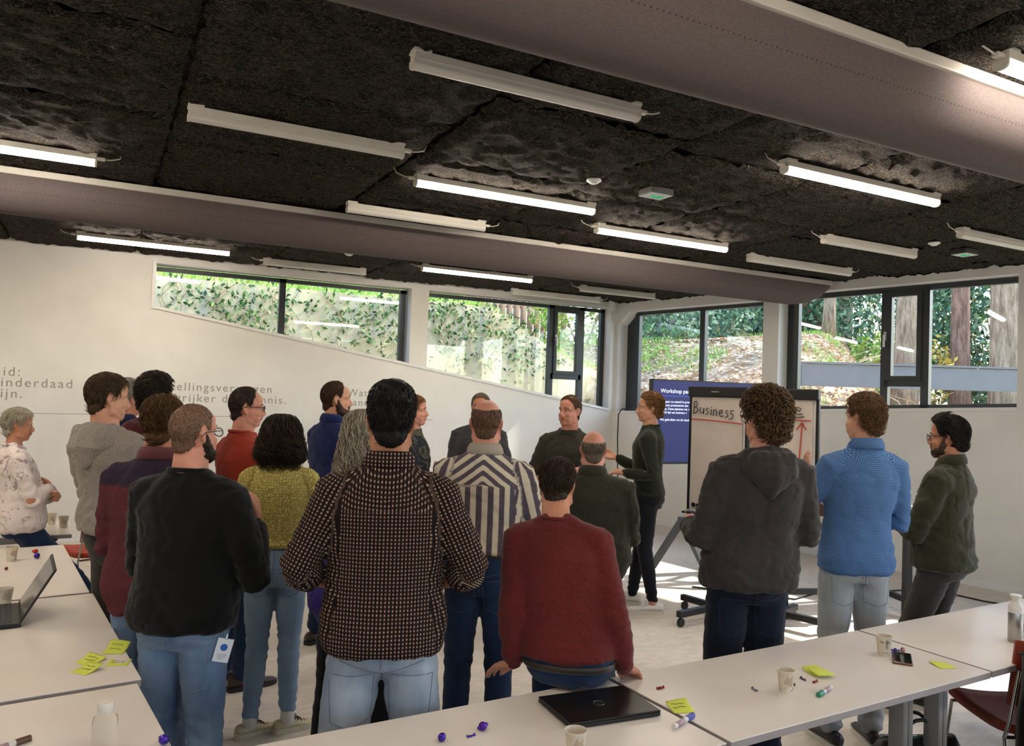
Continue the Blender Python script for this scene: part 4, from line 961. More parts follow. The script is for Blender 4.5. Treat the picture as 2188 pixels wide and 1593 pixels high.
        if shirt.get('uv'):
            best = np.full(len(P), 1e9); U = np.zeros((len(P), 3))
            for bi, (b0, b1, rad) in enumerate(bones):
                b0n = np.array(b0); dv = np.array(b1 - b0); L = np.linalg.norm(dv); dv = dv / L
                rel = P - b0n; t = np.clip(rel @ dv, 0, L); perp = rel - (rel @ dv)[:, None] * dv; dist = np.linalg.norm(rel - t[:, None] * dv, axis=1)
                sc = dist - (0.17 * s if bi == 0 else 0.055 * s)
                if bi == 0:
                    ang = np.arctan2(P[:, 0], -(P[:, 1])); back = P[:, 1] < np.interp(P[:, 2], [0, 3], [0.05, 0.05])
                    rxm = 0.165 * s; u = np.where(np.abs(ang) < 1.0, P[:, 0] * (1 + 0.10 * (P[:, 0] / rxm) ** 2), 0); u = np.where(np.abs(ang) < 1.0, u, np.sign(ang) * (0.16 * s + (np.abs(ang) - 1.0) * 0.13 * s)); v = P[:, 2]
                    if yoke:
                        up = P[:, 2] > yoke * s
                        if shirt['uv'] == 'stripe': u = np.where(up, np.abs(P[:, 0]) * 0.9 + (P[:, 2] - yoke * s) * 1.2 - P[:, 1] * 0.2, u)
                        else: v = np.where(up, P[:, 2] - 0.6 * P[:, 1], v)
                else:
                    a0 = np.array(dv).tolist(); o = V(*a0).cross(V(0, 1, 0.01)).normalized(); o2 = V(*a0).cross(o)
                    u = np.arctan2(perp @ np.array(o), perp @ np.array(o2)) * 0.058 * s; v = rel @ dv + (0.4 if bi > 2 else 0)
                use = sc < best; best = np.where(use, sc, best); U[use, 0] = u[use]; U[use, 1] = v[use]
            at_ = me.attributes.new('cloth_uv', 'FLOAT_VECTOR', 'POINT'); at_.data.foreach_set('vector', U.ravel())
    shirt_o = soft_body(shirt['name'], sb, shirt['mat'], root, 0.0105, 2, None, fin)
    # ---- trousers
    tb = MB(); cut = trousers.get('cut', 'straight'); tr = {'straight': (.094, .088, .070, .066, .062), 'slim': (.092, .083, .062, .058, .046), 'loose': (.097, .094, .082, .078, .074)}[cut]
    top = trousers.get('top', 1.02)
    pr = [r for r in rings if r[0] < top - 0.02]
    tb.loft([ring(*r, 0.010) for r in pr] + [ring(*at(top), 0.010)])
    for nm, q in (('R', 1), ('L', -1)):
        hp, kn, an, toe = LG[nm]; g = s * (1 + fat * 0.08); up = (kn - an).normalized()
        endp = an + up * (trousers.get('short', 0.0) or 0.022)
        tb.tube([hp + V(0, 0, 0.02), hp.lerp(kn, 0.4), kn, kn.lerp(an, 0.45), endp], [x * g for x in tr], 14)
    def finp(me):
        P = coords(me); N = normals(me); q = P / s; d = 0.003 * fbm(q * np.array([9, 9, 14]), seed + 20, 3)
        for nm in 'RL':
            hp, kn, an, toe = LG[nm]
            for c, rr_, am in ((kn, 0.12, 0.0035), (an, 0.14, 0.005), (hp, 0.14, 0.004)):
                c = np.array(c); r = np.linalg.norm(P - c, axis=1)
                d = d + am * np.exp(-(r / rr_) ** 2) * np.sin((P[:, 2] * 95 + P[:, 0] * 25) + 4 * fbm(q * 8, seed + 31, 2))
        set_coords(me, P + N * (d * s * trousers.get('fold', 1.0))[:, None])
    tro = soft_body(trousers['name'], tb, trousers['mat'], root, 0.0105, 2, None, finp)
    # ---- shoes
    for nm in 'RL':
        hp, kn, an, toe = LG[nm]; t = R(toe); g = s * (0.9 if fem else 1.0)
        B = Matrix.Translation(V(an.x, an.y, max(0.0, an.z - 0.085 * s))) @ Matrix.Rotation(-t, 4, 'Z')
        if legs and legs.get('hang'): B = Matrix.Translation(an - V(0, 0, 0.085 * s)) @ Matrix.Rotation(-t, 4, 'Z')
        sec = [(-.085, .026, .075), (-.07, .036, .085), (-.02, .038, .088), (.04, .041, .072), (.10, .047, .055), (.15, .047, .046), (.185, .038, .040), (.205, .020, .032)]
        sh = MB(); rg = []
        for y, w, h in sec:
            pts = []
            for j in range(12):
                a = 2 * PI * j / 12; zz = 0.018 + (h - 0.018) * (0.5 + 0.5 * math.sin(a)); pts.append(B @ (V(math.cos(a) * w * (1.0 if math.sin(a) < 0.3 else 0.8), y, zz) * g))
            rg.append(pts)
        sh.loft(rg); so = sh.build('shoe', shoes['mat'], root, smooth=True)
        sl = MB(); outl = [(-.09, .020), (-.075, .036), (-.02, .041), (.06, .044), (.12, .050), (.17, .045), (.20, .028), (.213, .008)]
        poly = [(w, y) for y, w in outl] + [(-w, y) for y, w in reversed(outl)]
        n = len(poly); th = shoes.get('thick', 0.026)
        sl.add([B @ (V(x, y, 0.0) * g) for x, y in poly] + [B @ (V(x, y, th) * g) for x, y in poly], [tuple(range(n - 1, -1, -1)), tuple(range(n, 2 * n))] + [(i, (i + 1) % n, (i + 1) % n + n, i + n) for i in range(n)])
        sl.build('sole', shoes.get('sole', M_SOLE), so)
        if shoes.get('lace'):
            lc = MB()
            for i in range(4):
                y = 0.045 + i * 0.022; z = 0.080 - i * 0.009
                lc.tube([B @ (V(-.022, y, z - .006) * g), B @ (V(0, y, z) * g), B @ (V(.022, y, z - .006) * g)], 0.0028, 5)
            for q in (-1, 1): lc.tube([B @ (V(0, .045, .082) * g), B @ (V(q * .03, .05, .095) * g), B @ (V(q * .034, .075, .078) * g), B @ (V(q * .01, .05, .082) * g)], 0.0025, 5)
            lc.build('laces', shoes['lace'], so, smooth=True)
        if socks: MB().tube([an - V(0, 0, .03 * s), an + V(0, 0, .03 * s)], 0.040 * s, 12).build('sock', socks, root, smooth=True)
    # ---- hair, beard, glasses, face
    hk = dict(hairspec); kind = hk.pop('kind', 'cap')
    if kind == 'cap': hair_cap(HM, hs, parent=root, seed=seed + 40, **hk)
    elif kind == 'long': long_hair(HM, hs, parent=root, seed=seed + 40, **hk)
    def hp_(x, y, z): return HM @ (V(x, y, z) * hs)
    if beard:
        bb = MB(); bw = beard.get('w', 0.010)
        for q in (-1, 1):
            bb.tube([hp_(q * .070, .004, .092), hp_(q * .068, .008, .060), hp_(q * .062, .020, .024), hp_(q * .038, .052, -.002), hp_(0, .070, -.006)], [x * hs for x in (.009, .018 + bw * .4, .021 + bw, .020 + bw, .020 + bw)], 10)
            bb.tube([hp_(0, .096, .050), hp_(q * .020, .089, .046), hp_(q * .032, .076, .020), hp_(q * .02, .078, .004)], [x * hs for x in (.0055, .007, .012, .016)], 8)
        bb.ell((0, .026, .016), (.077 + bw * .4, .068 + bw * .5, .038 + bw * .5), HM @ Matrix.Scale(hs, 4))
        def fb(me):
            P = coords(me); N = normals(me); set_coords(me, P + N * (0.0035 * fbm(P * 130, seed, 2))[:, None])
        soft_body('beard', bb, beard['mat'], root, 0.0045, 1, None, fb)
    if face:
        for q in (-1, 1):
            eb = MB(); eb.ell((0, 0, 0), (.0108, .0112, .0108), None, 12, 8); eb.cur = 1; eb.ell((0, .0085, 0), (.0060, .0040, .0060), None, 10, 6)
            eb.xform(HM @ Matrix.Scale(hs, 4) @ Matrix.Translation(V(q * .031, .0725, .102))); eb.build('eye', [M_EYE, M_IRIS], root, smooth=True)
            MB().tube([hp_(q * .013, .0955, .122), hp_(q * .033, .0935, .128), hp_(q * .052, .075, .121)], [.0035 * hs, .0045 * hs, .003 * hs], 6, ratio=0.6).build('eyebrow', hk.get('mat', hairspec['mat']), root, smooth=True)
        MB().tube([hp_(-.021, .0885, .0345), hp_(-.008, .0985, .0385), hp_(0, .0985, .037), hp_(.008, .0985, .0385), hp_(.021, .0885, .0345)], [.003 * hs, .005 * hs, .005 * hs, .005 * hs, .003 * hs], 6).build('lips', plain('lip skin', (158, 92, 80), 0.5), root, smooth=True)
    if glasses:
        gb = MB(); gt = 0.0022
        for q in (-1, 1):
            c = V(q * .034, .108, .100); ov = [c + V(math.cos(a) * .026, -abs(math.cos(a)) * .004, math.sin(a) * .018) for a in [2 * PI * i / 16 for i in range(17)]]
            gb.tube([HM @ (p * hs) for p in ov], gt * hs, 6, caps=False)
            gb.tube([hp_(q * .060, .104, .106), hp_(q * .078, .085, .110), hp_(q * .0875, .02, .110), hp_(q * .0885, -.012, .108), hp_(q * .087, -.03, .094)], gt * hs, 6)
        gb.tube([hp_(-.010, .110, .102), hp_(0, .114, .106), hp_(.010, .110, .102)], gt * hs, 6)
        go = gb.build('glasses', glasses, root, smooth=True)
        for q in (-1, 1):
            lb = MB(); c = V(q * .034, .1065, .100); n = 16
            lb.add([HM @ ((c + V(math.cos(2 * PI * i / n) * .025, -abs(math.cos(2 * PI * i / n)) * .004 + dy, math.sin(2 * PI * i / n) * .017)) * hs) for dy in (0, .0016) for i in range(n)],
                   [tuple(range(n - 1, -1, -1)), tuple(range(n, 2 * n))] + [(i, (i + 1) % n, (i + 1) % n + n, i + n) for i in range(n)]); lb.build('lens', glass_mat(), go)
    # ---- neck trim
    nb = [bend((x, y, 1.526)) for x, y in [(math.cos(a) * .080, -.010 + math.sin(a) * .076) for a in [2 * PI * i / 28 for i in range(29)]]]
    for i, p in enumerate(nb):
        a = 2 * PI * i / 28; p.z -= (0.032 * max(0, math.sin(a)) - 0.006 * max(0, -math.sin(a))) * s
    if collar == 'crew':
        MB().tube(nb, 0.0095 * s, 8, caps=False).build('neckband', shirt['mat'], root, smooth=True)
    elif collar in ('shirt', 'zip'):
        cm = MB(); hh = 0.045 if collar == 'shirt' else 0.05; n = 36; rows_ = []
        a0, a1 = PI / 2 + 0.35, PI / 2 + 2 * PI - 0.35
        for (ro, zo) in ((0.0, -0.012), (-0.008, hh * 0.6), (-0.010, hh), (-0.003, hh * 1.05), (0.010, hh * 0.55), (0.016, 0.0), (0.012, -0.008)):
            row = []
            for i in range(n):
                a = a0 + (a1 - a0) * i / (n - 1); c, s_ = math.cos(a), math.sin(a); dip = 0.032 * max(0, s_) - 0.006 * max(0, -s_)
                row.append(bend((c * (.078 + ro), -.012 + s_ * (.072 + ro), 1.524 - dip + zo)))
            rows_.append(row)
        g = len(rows_); vs = [p for r_ in rows_ for p in r_]
        cm.add(vs, [(i * n + j, i * n + j + 1, ((i + 1) % g) * n + j + 1, ((i + 1) % g) * n + j) for i in range(g) for j in range(n - 1)])
        co = cm.build('collar', shirt.get('collar_mat', shirt['mat']), root, smooth=True)
        A = np.array([list(v.co) for v in co.data.vertices]); at_ = co.data.attributes.new('cloth_uv', 'FLOAT_VECTOR', 'POINT')
        uvv = np.zeros_like(A); uvv[:, 0] = A[:, 0] if shirt.get('uv') != 'stripe' else 0.0; uvv[:, 1] = A[:, 2]; at_.data.foreach_set('vector', uvv.ravel())
    elif collar == 'hood':
        hb = MB()
        # folded hood: a thick roll round the neck that hangs down the back
        for k_ in range(3):
            pts = []; rad = []
            for i in range(17):
                t = i / 16; a = -PI * 0.52 + t * PI * 1.04; bk = math.cos(a)
                pts.append(bend((math.sin(a) * (.104 + .014 * k_), -.012 - bk * (.080 + .034 * k_) + 0.012, 1.515 - .034 * k_ * (0.4 + bk) - 0.012 * (1 - bk))))
                rad.append((0.022 + 0.020 * max(0, bk)) * s)
            hb.tube(pts, rad, 10)
        for dx in (-.075, -.04, 0, .04, .075): hb.tube([bend((dx, -.105 - .02 * (1 - abs(dx) / .075), 1.495)), bend((dx * .92, -.140 - .025 * (1 - abs(dx) / .075), 1.425)), bend((dx * .5, -.135 - .02 * (1 - abs(dx) / .075), 1.335 + abs(dx) * .5))], [.040 * s, .042 * s, .020 * s], 10)
        def fh(me):
            P = coords(me); N = normals(me); f_ = np.abs(fbm(P * np.array([14, 14, 20]), seed + 77, 3)); set_coords(me, P + N * (0.010 * (f_ - 0.35))[:, None])
        soft_body('hood', hb, shirt['mat'], root, 0.009, 2, None, fh)
    if trousers.get('belt'):
        zb = trousers.get('belt_z', top - 0.012); rg = ring(*at(zb), 0.014, 40); mbb = MB(); mbb.tube(rg + [rg[0]], 0.015 * s, 6, caps=False, ratio=0.26, side=(0, 0, 1)); mbb.build('belt', trousers['belt'], root, smooth=True)
    if extra: extra(root, dict(J=J, LG=LG, bend=bend, s=s, HM=HM, hs=hs, ring=ring, at=at, shirt=shirt_o, trousers=tro))
    return root
# ================================================================== tables and chairs
def laminate():
    k = NT('grey white laminate', 0.30, 0.5); v = k.coord(); k.col(k.ramp(k.noise(v, 3, 3), [(0.3, lin((222, 212, 200))), (0.7, lin((229, 220, 209)))])); k.bump(k.noise(v, 500, 2), .03, .001); return k.m
M_LAM = laminate(); M_EDGE = plain('mauve grey edge band', (150, 140, 138), .5); M_LEG = plain('grey aluminium leg', (150, 148, 146), .4, .6); M_CASTER = plain('black caster', (34, 34, 36), .5); M_BLACK = plain('black steel', (28, 29, 31), .45); M_CHROME = plain('chrome steel', (198, 196, 192), .15, 1.0)
TZ = 0.74
def table(label, cx, cy, L, W, ang, group='meeting tables'):
    t = thing('table', label, 'table', (cx, cy, 0), R(ang), group); m = MB(); m.rbox((-L / 2, -W / 2, TZ - .004), (L / 2, W / 2, TZ), .0015); m.build('table_top', M_LAM, t)
    m = MB(); m.rbox((-L / 2, -W / 2, TZ - .027), (L / 2, W / 2, TZ - .0045), .002); m.build('edge_band', M_EDGE, t)
    for q in (-1, 1):
        x = q * (L / 2 - .12)
        for dx in (-.018, .018): m = MB(); m.rbox((x + dx - .0165, -.035, .085), (x + dx + .0165, .035, TZ - .05), .006); sharp(m.build('leg', M_LEG, t))
        m = MB(); m.rbox((x - .04, -W / 2 + .06, TZ - .05), (x + .04, W / 2 - .06, TZ - .027), .004); m.build('bracket', M_LEG, t)
        m = MB(); m.rbox((x - .03, -W / 2 + .02, .065), (x + .03, W / 2 - .02, .10), .008); ft = m.build('foot', M_LEG, t)
        for e in (-1, 1): m = MB(); m.tube([(x - .014, e * (W / 2 - .06), .032), (x + .014, e * (W / 2 - .06), .032)], .030, 16, caps=False); m.build('caster', M_CASTER, ft, smooth=False)
    m = MB(); m.rbox((-L / 2 + .16, -.02, TZ - .10), (L / 2 - .16, .02, TZ - .06), .004); m.build('cross_beam', M_LEG, t)
    return t
table('grey white table in front, with the closed black laptop on it', 1.022, 2.108, 1.415, .605, 3.0); table('grey white table in front, with two paper cups and a phone', 2.470, 2.184, 1.445, .605, 3.0); table('grey white table in front at the right, with the steel bottle', 3.928, 2.262, 1.445, .605, 3.0)
table('grey white table at the left, nearest, with the clear plastic bottle', -.072, 2.305, 1.38, .63, 97); table('grey white table at the left with the yellow notes and open laptop', -.222, 3.690, 1.33, .63, 97); table('grey white table at the left, farthest, beside the seated woman', -.398, 5.040, 1.33, .63, 97)
table('grey white table behind the woman in the floral top, with two cups', -.82, 6.395, 1.35, .63, 3); table('grey white table by the corner with a cup and a dark bag', 3.62, 6.78, 1.40, .63, 0)

# high table at the window wall
ht = thing('high_table', 'high white table with plywood edge and black steel frame by the window wall', 'table', (5.76, 4.90, 0), R(-19.5)); L, W, Hh = 1.22, .70, .95
m = MB(); m.rbox((-L / 2, -W / 2, Hh - .006), (L / 2, W / 2, Hh), .002); m.build('table_top', plain('white high pressure laminate', (216, 214, 208), .4), ht); m = MB(); m.rbox((-L / 2, -W / 2, Hh - .03), (L / 2, W / 2, Hh - .0065), .002); m.build('plywood_edge', plain('plywood edge', (206, 186, 152), .6, vscale=60, var=.15), ht)
for sx in (-1, 1):
    for sy in (-1, 1): m = MB(); m.rbox((sx * (L / 2 - .05) - .03, sy * (W / 2 - .05) - .03, 0), (sx * (L / 2 - .05) + .03, sy * (W / 2 - .05) + .03, Hh - .03), .004); m.build('leg', M_BLACK, ht)
    m = MB(); m.rbox((sx * (L / 2 - .05) - .02, -W / 2 + .08, .12), (sx * (L / 2 - .05) + .02, W / 2 - .08, .17), .004); m.build('foot_rail', M_BLACK, ht)
for sy in (-1, 1): m = MB(); m.rbox((-L / 2 + .02, sy * (W / 2 - .05) - .02, Hh - .085), (L / 2 - .02, sy * (W / 2 - .05) + .02, Hh - .03), .003); m.build('apron', M_BLACK, ht)
m = MB(); m.rbox((-L / 2 + .08, -.02, .12), (L / 2 - .08, .02, .17), .004); m.build('foot_rail', M_BLACK, ht)

# chairs: wire frame, padded seat
def chair(label, x, y, ang, seatmat, group):
    t = thing('chair', label, 'chair', (x, y, 0), R(ang), group)
    m = MB(); n = 9; rows_ = []
    for i in range(n):
        v = i / (n - 1); yy = -.22 + .44 * v; rows_.append([(-.22 + .44 * j / 8, yy, .445 + .020 * (abs(2 * j / 8 - 1) ** 2) + .018 * (abs(2 * v - 1) ** 3)) for j in range(9)])
    top_ = [p for r_ in rows_ for p in r_]; bot = [(a, b, c - .035) for a, b, c in top_]; N = n * 9
    f = [(i * 9 + j, i * 9 + j + 1, (i + 1) * 9 + j + 1, (i + 1) * 9 + j) for i in range(n - 1) for j in range(8)]
    fb = [tuple(N + q for q in reversed(g)) for g in f]; rim = [i for i in range(9)] + [i * 9 + 8 for i in range(1, n)] + [(n - 1) * 9 + j for j in range(7, -1, -1)] + [i * 9 for i in range(n - 2, 0, -1)]
    side = [(rim[i], rim[i] + N, rim[(i + 1) % len(rim)] + N, rim[(i + 1) % len(rim)]) for i in range(len(rim))]; m.add(top_ + bot, f + fb + side); m.build('seat', seatmat, t, smooth=True)
    m = MB(); rows_ = []
    for i in range(7):
        v = i / 6; z = .56 + .28 * v; rows_.append([(-.21 + .42 * j / 8, -.23 - .05 * v + .03 * (abs(2 * j / 8 - 1) ** 2), z) for j in range(9)])
    A = [p for r_ in rows_ for p in r_]; B_ = [(a, b - .022, c) for a, b, c in A]; N = 63; f = [(i * 9 + j, i * 9 + j + 1, (i + 1) * 9 + j + 1, (i + 1) * 9 + j) for i in range(6) for j in range(8)]
    rim = [i for i in range(9)] + [i * 9 + 8 for i in range(1, 7)] + [54 + j for j in range(7, -1, -1)] + [i * 9 for i in range(5, 0, -1)]
    m.add(A + B_, f + [tuple(N + q for q in reversed(g)) for g in f] + [(rim[i], rim[i] + N, rim[(i + 1) % len(rim)] + N, rim[(i + 1) % len(rim)]) for i in range(len(rim))]); m.build('backrest', seatmat, t, smooth=True)
    for q in (-1, 1):
        m = MB(); m.tube([(q * .215, .20, .42), (q * .22, .235, .21), (q * .225, .26, .008)], .008, 8); m.build('leg', M_CHROME, t, smooth=True); m = MB(); m.tube([(q * .215, -.20, .42), (q * .22, -.24, .21), (q * .225, -.27, .008)], .008, 8); m.build('leg', M_CHROME, t, smooth=True)
        m = MB(); m.tube([(q * .215, -.20, .42), (q * .215, -.235, .5), (q * .205, -.275, .72)], .008, 8); m.build('back_post', M_CHROME, t, smooth=True); m = MB(); m.tube([(q * .215, .235, .2), (q * .215, -.24, .2)], .006, 8); m.build('stretcher', M_CHROME, t, smooth=True)
    m = MB(); m.tube([(-.215, .2, .42), (.215, .2, .42)], .008, 8); m.build('seat_rail', M_CHROME, t, smooth=True); m = MB(); m.tube([(-.215, -.2, .42), (.215, -.2, .42)], .008, 8); m.build('seat_rail', M_CHROME, t, smooth=True)
    return t
SEAT_R = fabric('rust red upholstery', (122, 50, 34), 'knit'); SEAT_O = fabric('orange red upholstery', (176, 70, 46), 'knit')
chair('rust red upholstered chair under the black coat at the right edge', 3.70, 2.06, -28, SEAT_R, 'red chairs'); chair('orange red chair with a navy jacket by the far table', 3.42, 6.18, -15, SEAT_O, 'red chairs'); chair('red chair half hidden behind the grey hoodie', .04, 7.05, 20, SEAT_O, 'red chairs')
# black coat over the near chair
def drape(name, label, cat, loc, rz, w, top, drop, mat, seed, depth=.10):
    n, mm = 15, 22; V_ = []
    for i in range(mm):
        t = i / (mm - 1)
        for j in range(n):
            u = j / (n - 1) - .5; z = top - drop * max(0, t - .12) / .88 + (.012 if t < .12 else 0); yb = -depth * (1 - math.exp(-t * 9)) - .05 * t; V_.append((u * w * (1 + .30 * t), yb + .03 * math.cos(u * 4), z - .02 * abs(u)))
    A = np.array(V_); A[:, 1] += .022 * fbm(A * np.array([9, 1, 2.2]), seed, 3); A[:, 0] += .02 * fbm(A * np.array([4, 1, 4]), seed + 3, 2); B_ = A + np.array([0, .055, 0]); m = MB(); N = n * mm
    f = [(i * n + j, i * n + j + 1, (i + 1) * n + j + 1, (i + 1) * n + j) for i in range(mm - 1) for j in range(n - 1)]; rim = [j for j in range(n)] + [i * n + n - 1 for i in range(1, mm)] + [(mm - 1) * n + j for j in range(n - 2, -1, -1)] + [i * n for i in range(mm - 2, 0, -1)]
    m.add(list(A) + list(B_), [tuple(reversed(q)) for q in f] + [tuple(N + q for q in g) for g in f] + [(rim[i], rim[(i + 1) % len(rim)], rim[(i + 1) % len(rim)] + N, rim[i] + N) for i in range(len(rim))])
    o = m.build(name, mat, None, smooth=True, loc=loc, rz=rz); return tag(o, label, cat)
COAT = fabric('black coat cloth', (14, 15, 14), 'plain')
drape('coat', 'black coat hanging over the rust red chair at the right edge', 'coat', (3.60, 1.735, 0), R(-28), .56, .80, .78, COAT, 3, .06)
drape('jacket', 'navy jacket hanging on the orange red chair by the far table', 'jacket', (3.42 + .31 * math.sin(R(-15)), 6.18 - .31 * math.cos(R(-15)), 0), R(-15), .44, .86, .62, fabric('navy jacket cloth', (22, 26, 44), 'plain'), 5, .05)

# black bag on the floor at the right
bg = thing('bag', 'black handbag with arched handles standing beside the red chair', 'bag', (3.30, 2.30, 0), R(-30)); m = MB(); rg_ = []
for z, w, d_ in ((0, .19, .075), (.03, .205, .085), (.16, .205, .085), (.27, .185, .060), (.315, .165, .030)): rg_.append([(math.copysign(abs(math.cos(a)) ** .45, math.cos(a)) * w, math.copysign(abs(math.sin(a)) ** .5, math.sin(a)) * d_, z + .02 * math.cos(a) * (z > .2)) for a in [2 * PI * i / 28 for i in range(28)]])
m.loft(rg_); m.build('bag_body', fabric('black bag leather', (16, 16, 18), 'leather'), bg, smooth=True)
for q in (-1, 1): m = MB(); m.tube([(.10 * math.cos(a), q * .045, .26 + .15 * math.sin(a)) for a in [PI * i / 12 for i in range(13)]], .0085, 8); m.build('handle', MATS['black bag leather'], bg, smooth=True)
m = MB(); m.tube([(-.16, 0, .317), (0, 0, .322), (.16, 0, .317)], .005, 6); m.build('zip', M_STEEL, bg, smooth=True)

# ------------------------------------------------------------------ display and flip charts
M_SCREEN = emit('screen blue', (44, 48, 92), 0.55); M_SCRTXT = emit('screen white text', (206, 214, 240), 1.0); M_SCRLINE = emit('screen blue line', (70, 84, 190), 1.0)
da, db = Vector((4.70, 6.09)), Vector((6.20, 5.99)); dm = (da + db) / 2; dw = (db - da).length; dang = math.atan2(db.y - da.y, db.x - da.x)
ds = thing('display', 'large dark blue presentation screen reading Workshop part on a wheeled stand', 'display', (dm.x, dm.y, 0), dang)
z0, z1 = 1.165, 1.985; m = MB(); m.rbox((-dw / 2, 0, z0), (dw / 2, .06, z1), .005); m.build('casing', M_BLACK, ds); m = MB(); m.box((-dw / 2 + .014, -.0015, z0 + .022), (dw / 2 - .014, .0005, z1 - .014)); m.build('screen', M_SCREEN, ds)
scr = Matrix.Translation((0, -.003, 0)) @ Matrix.Rotation(PI / 2, 4, 'X')
def scr_text(body, x, z, size):
    for me in word_meshes(text_mesh('screen_text', body, size, M_SCRTXT, Matrix.Translation((x, -.0025, z)) @ Matrix.Rotation(PI / 2, 4, 'X'), 'LEFT', .0004), size * .16): obj_from_mesh('screen_word', me, ds)
xl = -dw / 2 + .095
scr_text('Workshop part', xl, z1 - .130, .056); m = MB(); m.box((xl, -.0025, z1 - .162), (dw / 2 - .1, -.0015, z1 - .158)); m.build('screen_line', M_SCRLINE, ds)
for i, b in enumerate(('We gaan nu staand in groep', 'uw team presenteren aan', 'groep. Deze plaatsen we, n', 'ortfeil lijd van business v', '', 'We gebruiken we als input v')):
    if b: scr_text(b, xl, z1 - .225 - .035 * i, .0315)
for q in (-1, 1): m = MB(); m.beam((q * .20, .10, .62), (q * .20, .10, 1.55), .05, .05, (0, 1, 0)); m.build('post', M_LEG, ds)
M_STAND = plain('slate grey stand', (66, 70, 76), .45)
m = MB(); m.beam((-.33, .09, .60), (.33, .09, .60), .06, .07); m.build('stand_bar', M_STAND, ds)
for q in (-1, 1):
    for e in (-1, 1):
        m = MB(); m.beam((q * .30, .09, .60), (q * (.30 + .10 * e), .09 + e * .34, .085), .05, .06, (0, 1, 0)); lg = m.build('stand_leg', M_STAND, ds); m = MB(); p = Vector((q * (.30 + .10 * e), .09 + e * .35, .04)); m.tube([p - Vector((.014, 0, 0)), p + Vector((.014, 0, 0))], .038, 16, caps=False); m.build('caster', M_CASTER, lg)

M_PAPER = plain('flip chart paper', (206, 194, 184), .8); M_INK = plain('black marker ink', (38, 36, 40), .6); M_REDINK = plain('red marker ink', (196, 62, 46), .6); M_BOARD = plain('white board enamel', (210, 206, 202), .3)
def flipchart(label, pa, pb, strokes):
    """pa, pb: left and right end of the board on the floor plan, seen from the front"""
    a, b = Vector(pa), Vector(pb); c = (a + b) / 2; w = (b - a).length; ang = math.atan2(b.y - a.y, b.x - a.x); zt, zb = 1.895, .865
    t = thing('flip_chart', label, 'flip chart', (c.x, c.y, 0), ang, 'flip charts'); m = MB(); m.rbox((-w / 2, .0, zb), (w / 2, .022, zt), .003); m.build('board', M_BOARD, t)
    for q in (-1, 1): m = MB(); m.rbox((q * w / 2 - .012, -.004, zb), (q * w / 2 + .012, .026, zt), .003); m.build('side_rail', M_BLACK, t)
    m = MB(); m.rbox((-w / 2 - .014, -.026, zt - .075), (w / 2 + .014, .028, zt + .012), .01); m.build('paper_clamp', M_BLACK, t); m = MB(); m.rbox((-.05, -.032, zt - .035), (.03, -.026, zt - .025), .002); m.build('clamp_badge', M_STEEL, t)
    pm = MB(); nx, nz = 8, 16; pts = [(-w / 2 + .025 + (w - .06) * i / nx, -.008 - .006 * (j / nz) ** 2 * math.sin(3 * i / nx), zt - .07 - (zt - zb - .13) * j / nz) for j in range(nz + 1) for i in range(nx + 1)]; k_ = nx + 1
    pm.add(pts + [(x, -.003, z) for x, y, z in pts], [(j * k_ + i, (j + 1) * k_ + i, (j + 1) * k_ + i + 1, j * k_ + i + 1) for j in range(nz) for i in range(nx)] + [(len(pts) + j * k_ + i, len(pts) + j * k_ + i + 1, len(pts) + (j + 1) * k_ + i + 1, len(pts) + (j + 1) * k_ + i) for j in range(nz) for i in range(nx)]); pm.build('paper', M_PAPER, t, smooth=True)
    m = MB(); m.rbox((-w / 2 - .02, -.06, zb - .03), (w / 2 + .02, .03, zb - .015), .003); m.build('pen_tray', M_BLACK, t)
    for dx in (.06, .11): m = MB(); m.tube([(-w / 2 + dx, -.010, zb + .045), (-w / 2 + dx, -.003, zb + .045)], .019, 16, caps=False); m.build('magnet', M_BLACK, t)
    m = MB(); m.rbox((-.03, .03, .06), (.03, .07, zt - .3), .006); m.build('post', M_LEG, t)
    m = MB(); m.rbox((-.025, -.42, .075), (.025, .34, .125), .006); ba = m.build('base_bar', M_BLACK, t); m = MB(); m.rbox((-.36, .02, .075), (.36, .07, .125), .006); m.build('base_bar', M_BLACK, t)
    for x, y in ((0, -.39), (0, .31), (-.33, .045), (.33, .045)): m = MB(); m.tube([(x - .012, y, .034), (x + .012, y, .034)], .034, 14, caps=False); m.build('caster', M_CASTER, t)
    for mat, pts, r in strokes:
        m = MB(); P_ = [Vector((-w / 2 + u * w, -.0150, zt - v)) for u, v in pts]; m.tube(P_, r, 5, ratio=.25, side=(0, 0, 1)) if False else m.tube(P_, r, 5); m.build('marker_stroke', mat, t, smooth=True)
    return t
r_ = .0034
def S(*p): return (M_INK, p, r_)
BUS = [S((.085, .115), (.08, .19), (.075, .215)), S((.08, .12), (.125, .112), (.15, .135), (.12, .157), (.085, .165), (.135, .165), (.16, .185), (.12, .21), (.075, .215)), S((.20, .165), (.195, .195), (.215, .212), (.25, .205), (.265, .168)), S((.265, .168), (.262, .215)),
       S((.355, .170), (.32, .168), (.305, .182), (.34, .195), (.345, .212), (.30, .220)), S((.40, .178), (.395, .222)), S((.40, .158), (.402, .161)), S((.445, .180), (.44, .224)), S((.442, .19), (.475, .175), (.50, .19), (.495, .226)), S((.545, .205), (.60, .198), (.595, .178), (.555, .180), (.54, .21), (.565, .230), (.61, .224)),
       S((.70, .182), (.665, .180), (.65, .196), (.69, .208), (.69, .228), (.645, .236)), S((.79, .178), (.745, .180), (.735, .198), (.785, .214), (.775, .240), (.715, .250)), S((.90, .212), (.965, .216))]
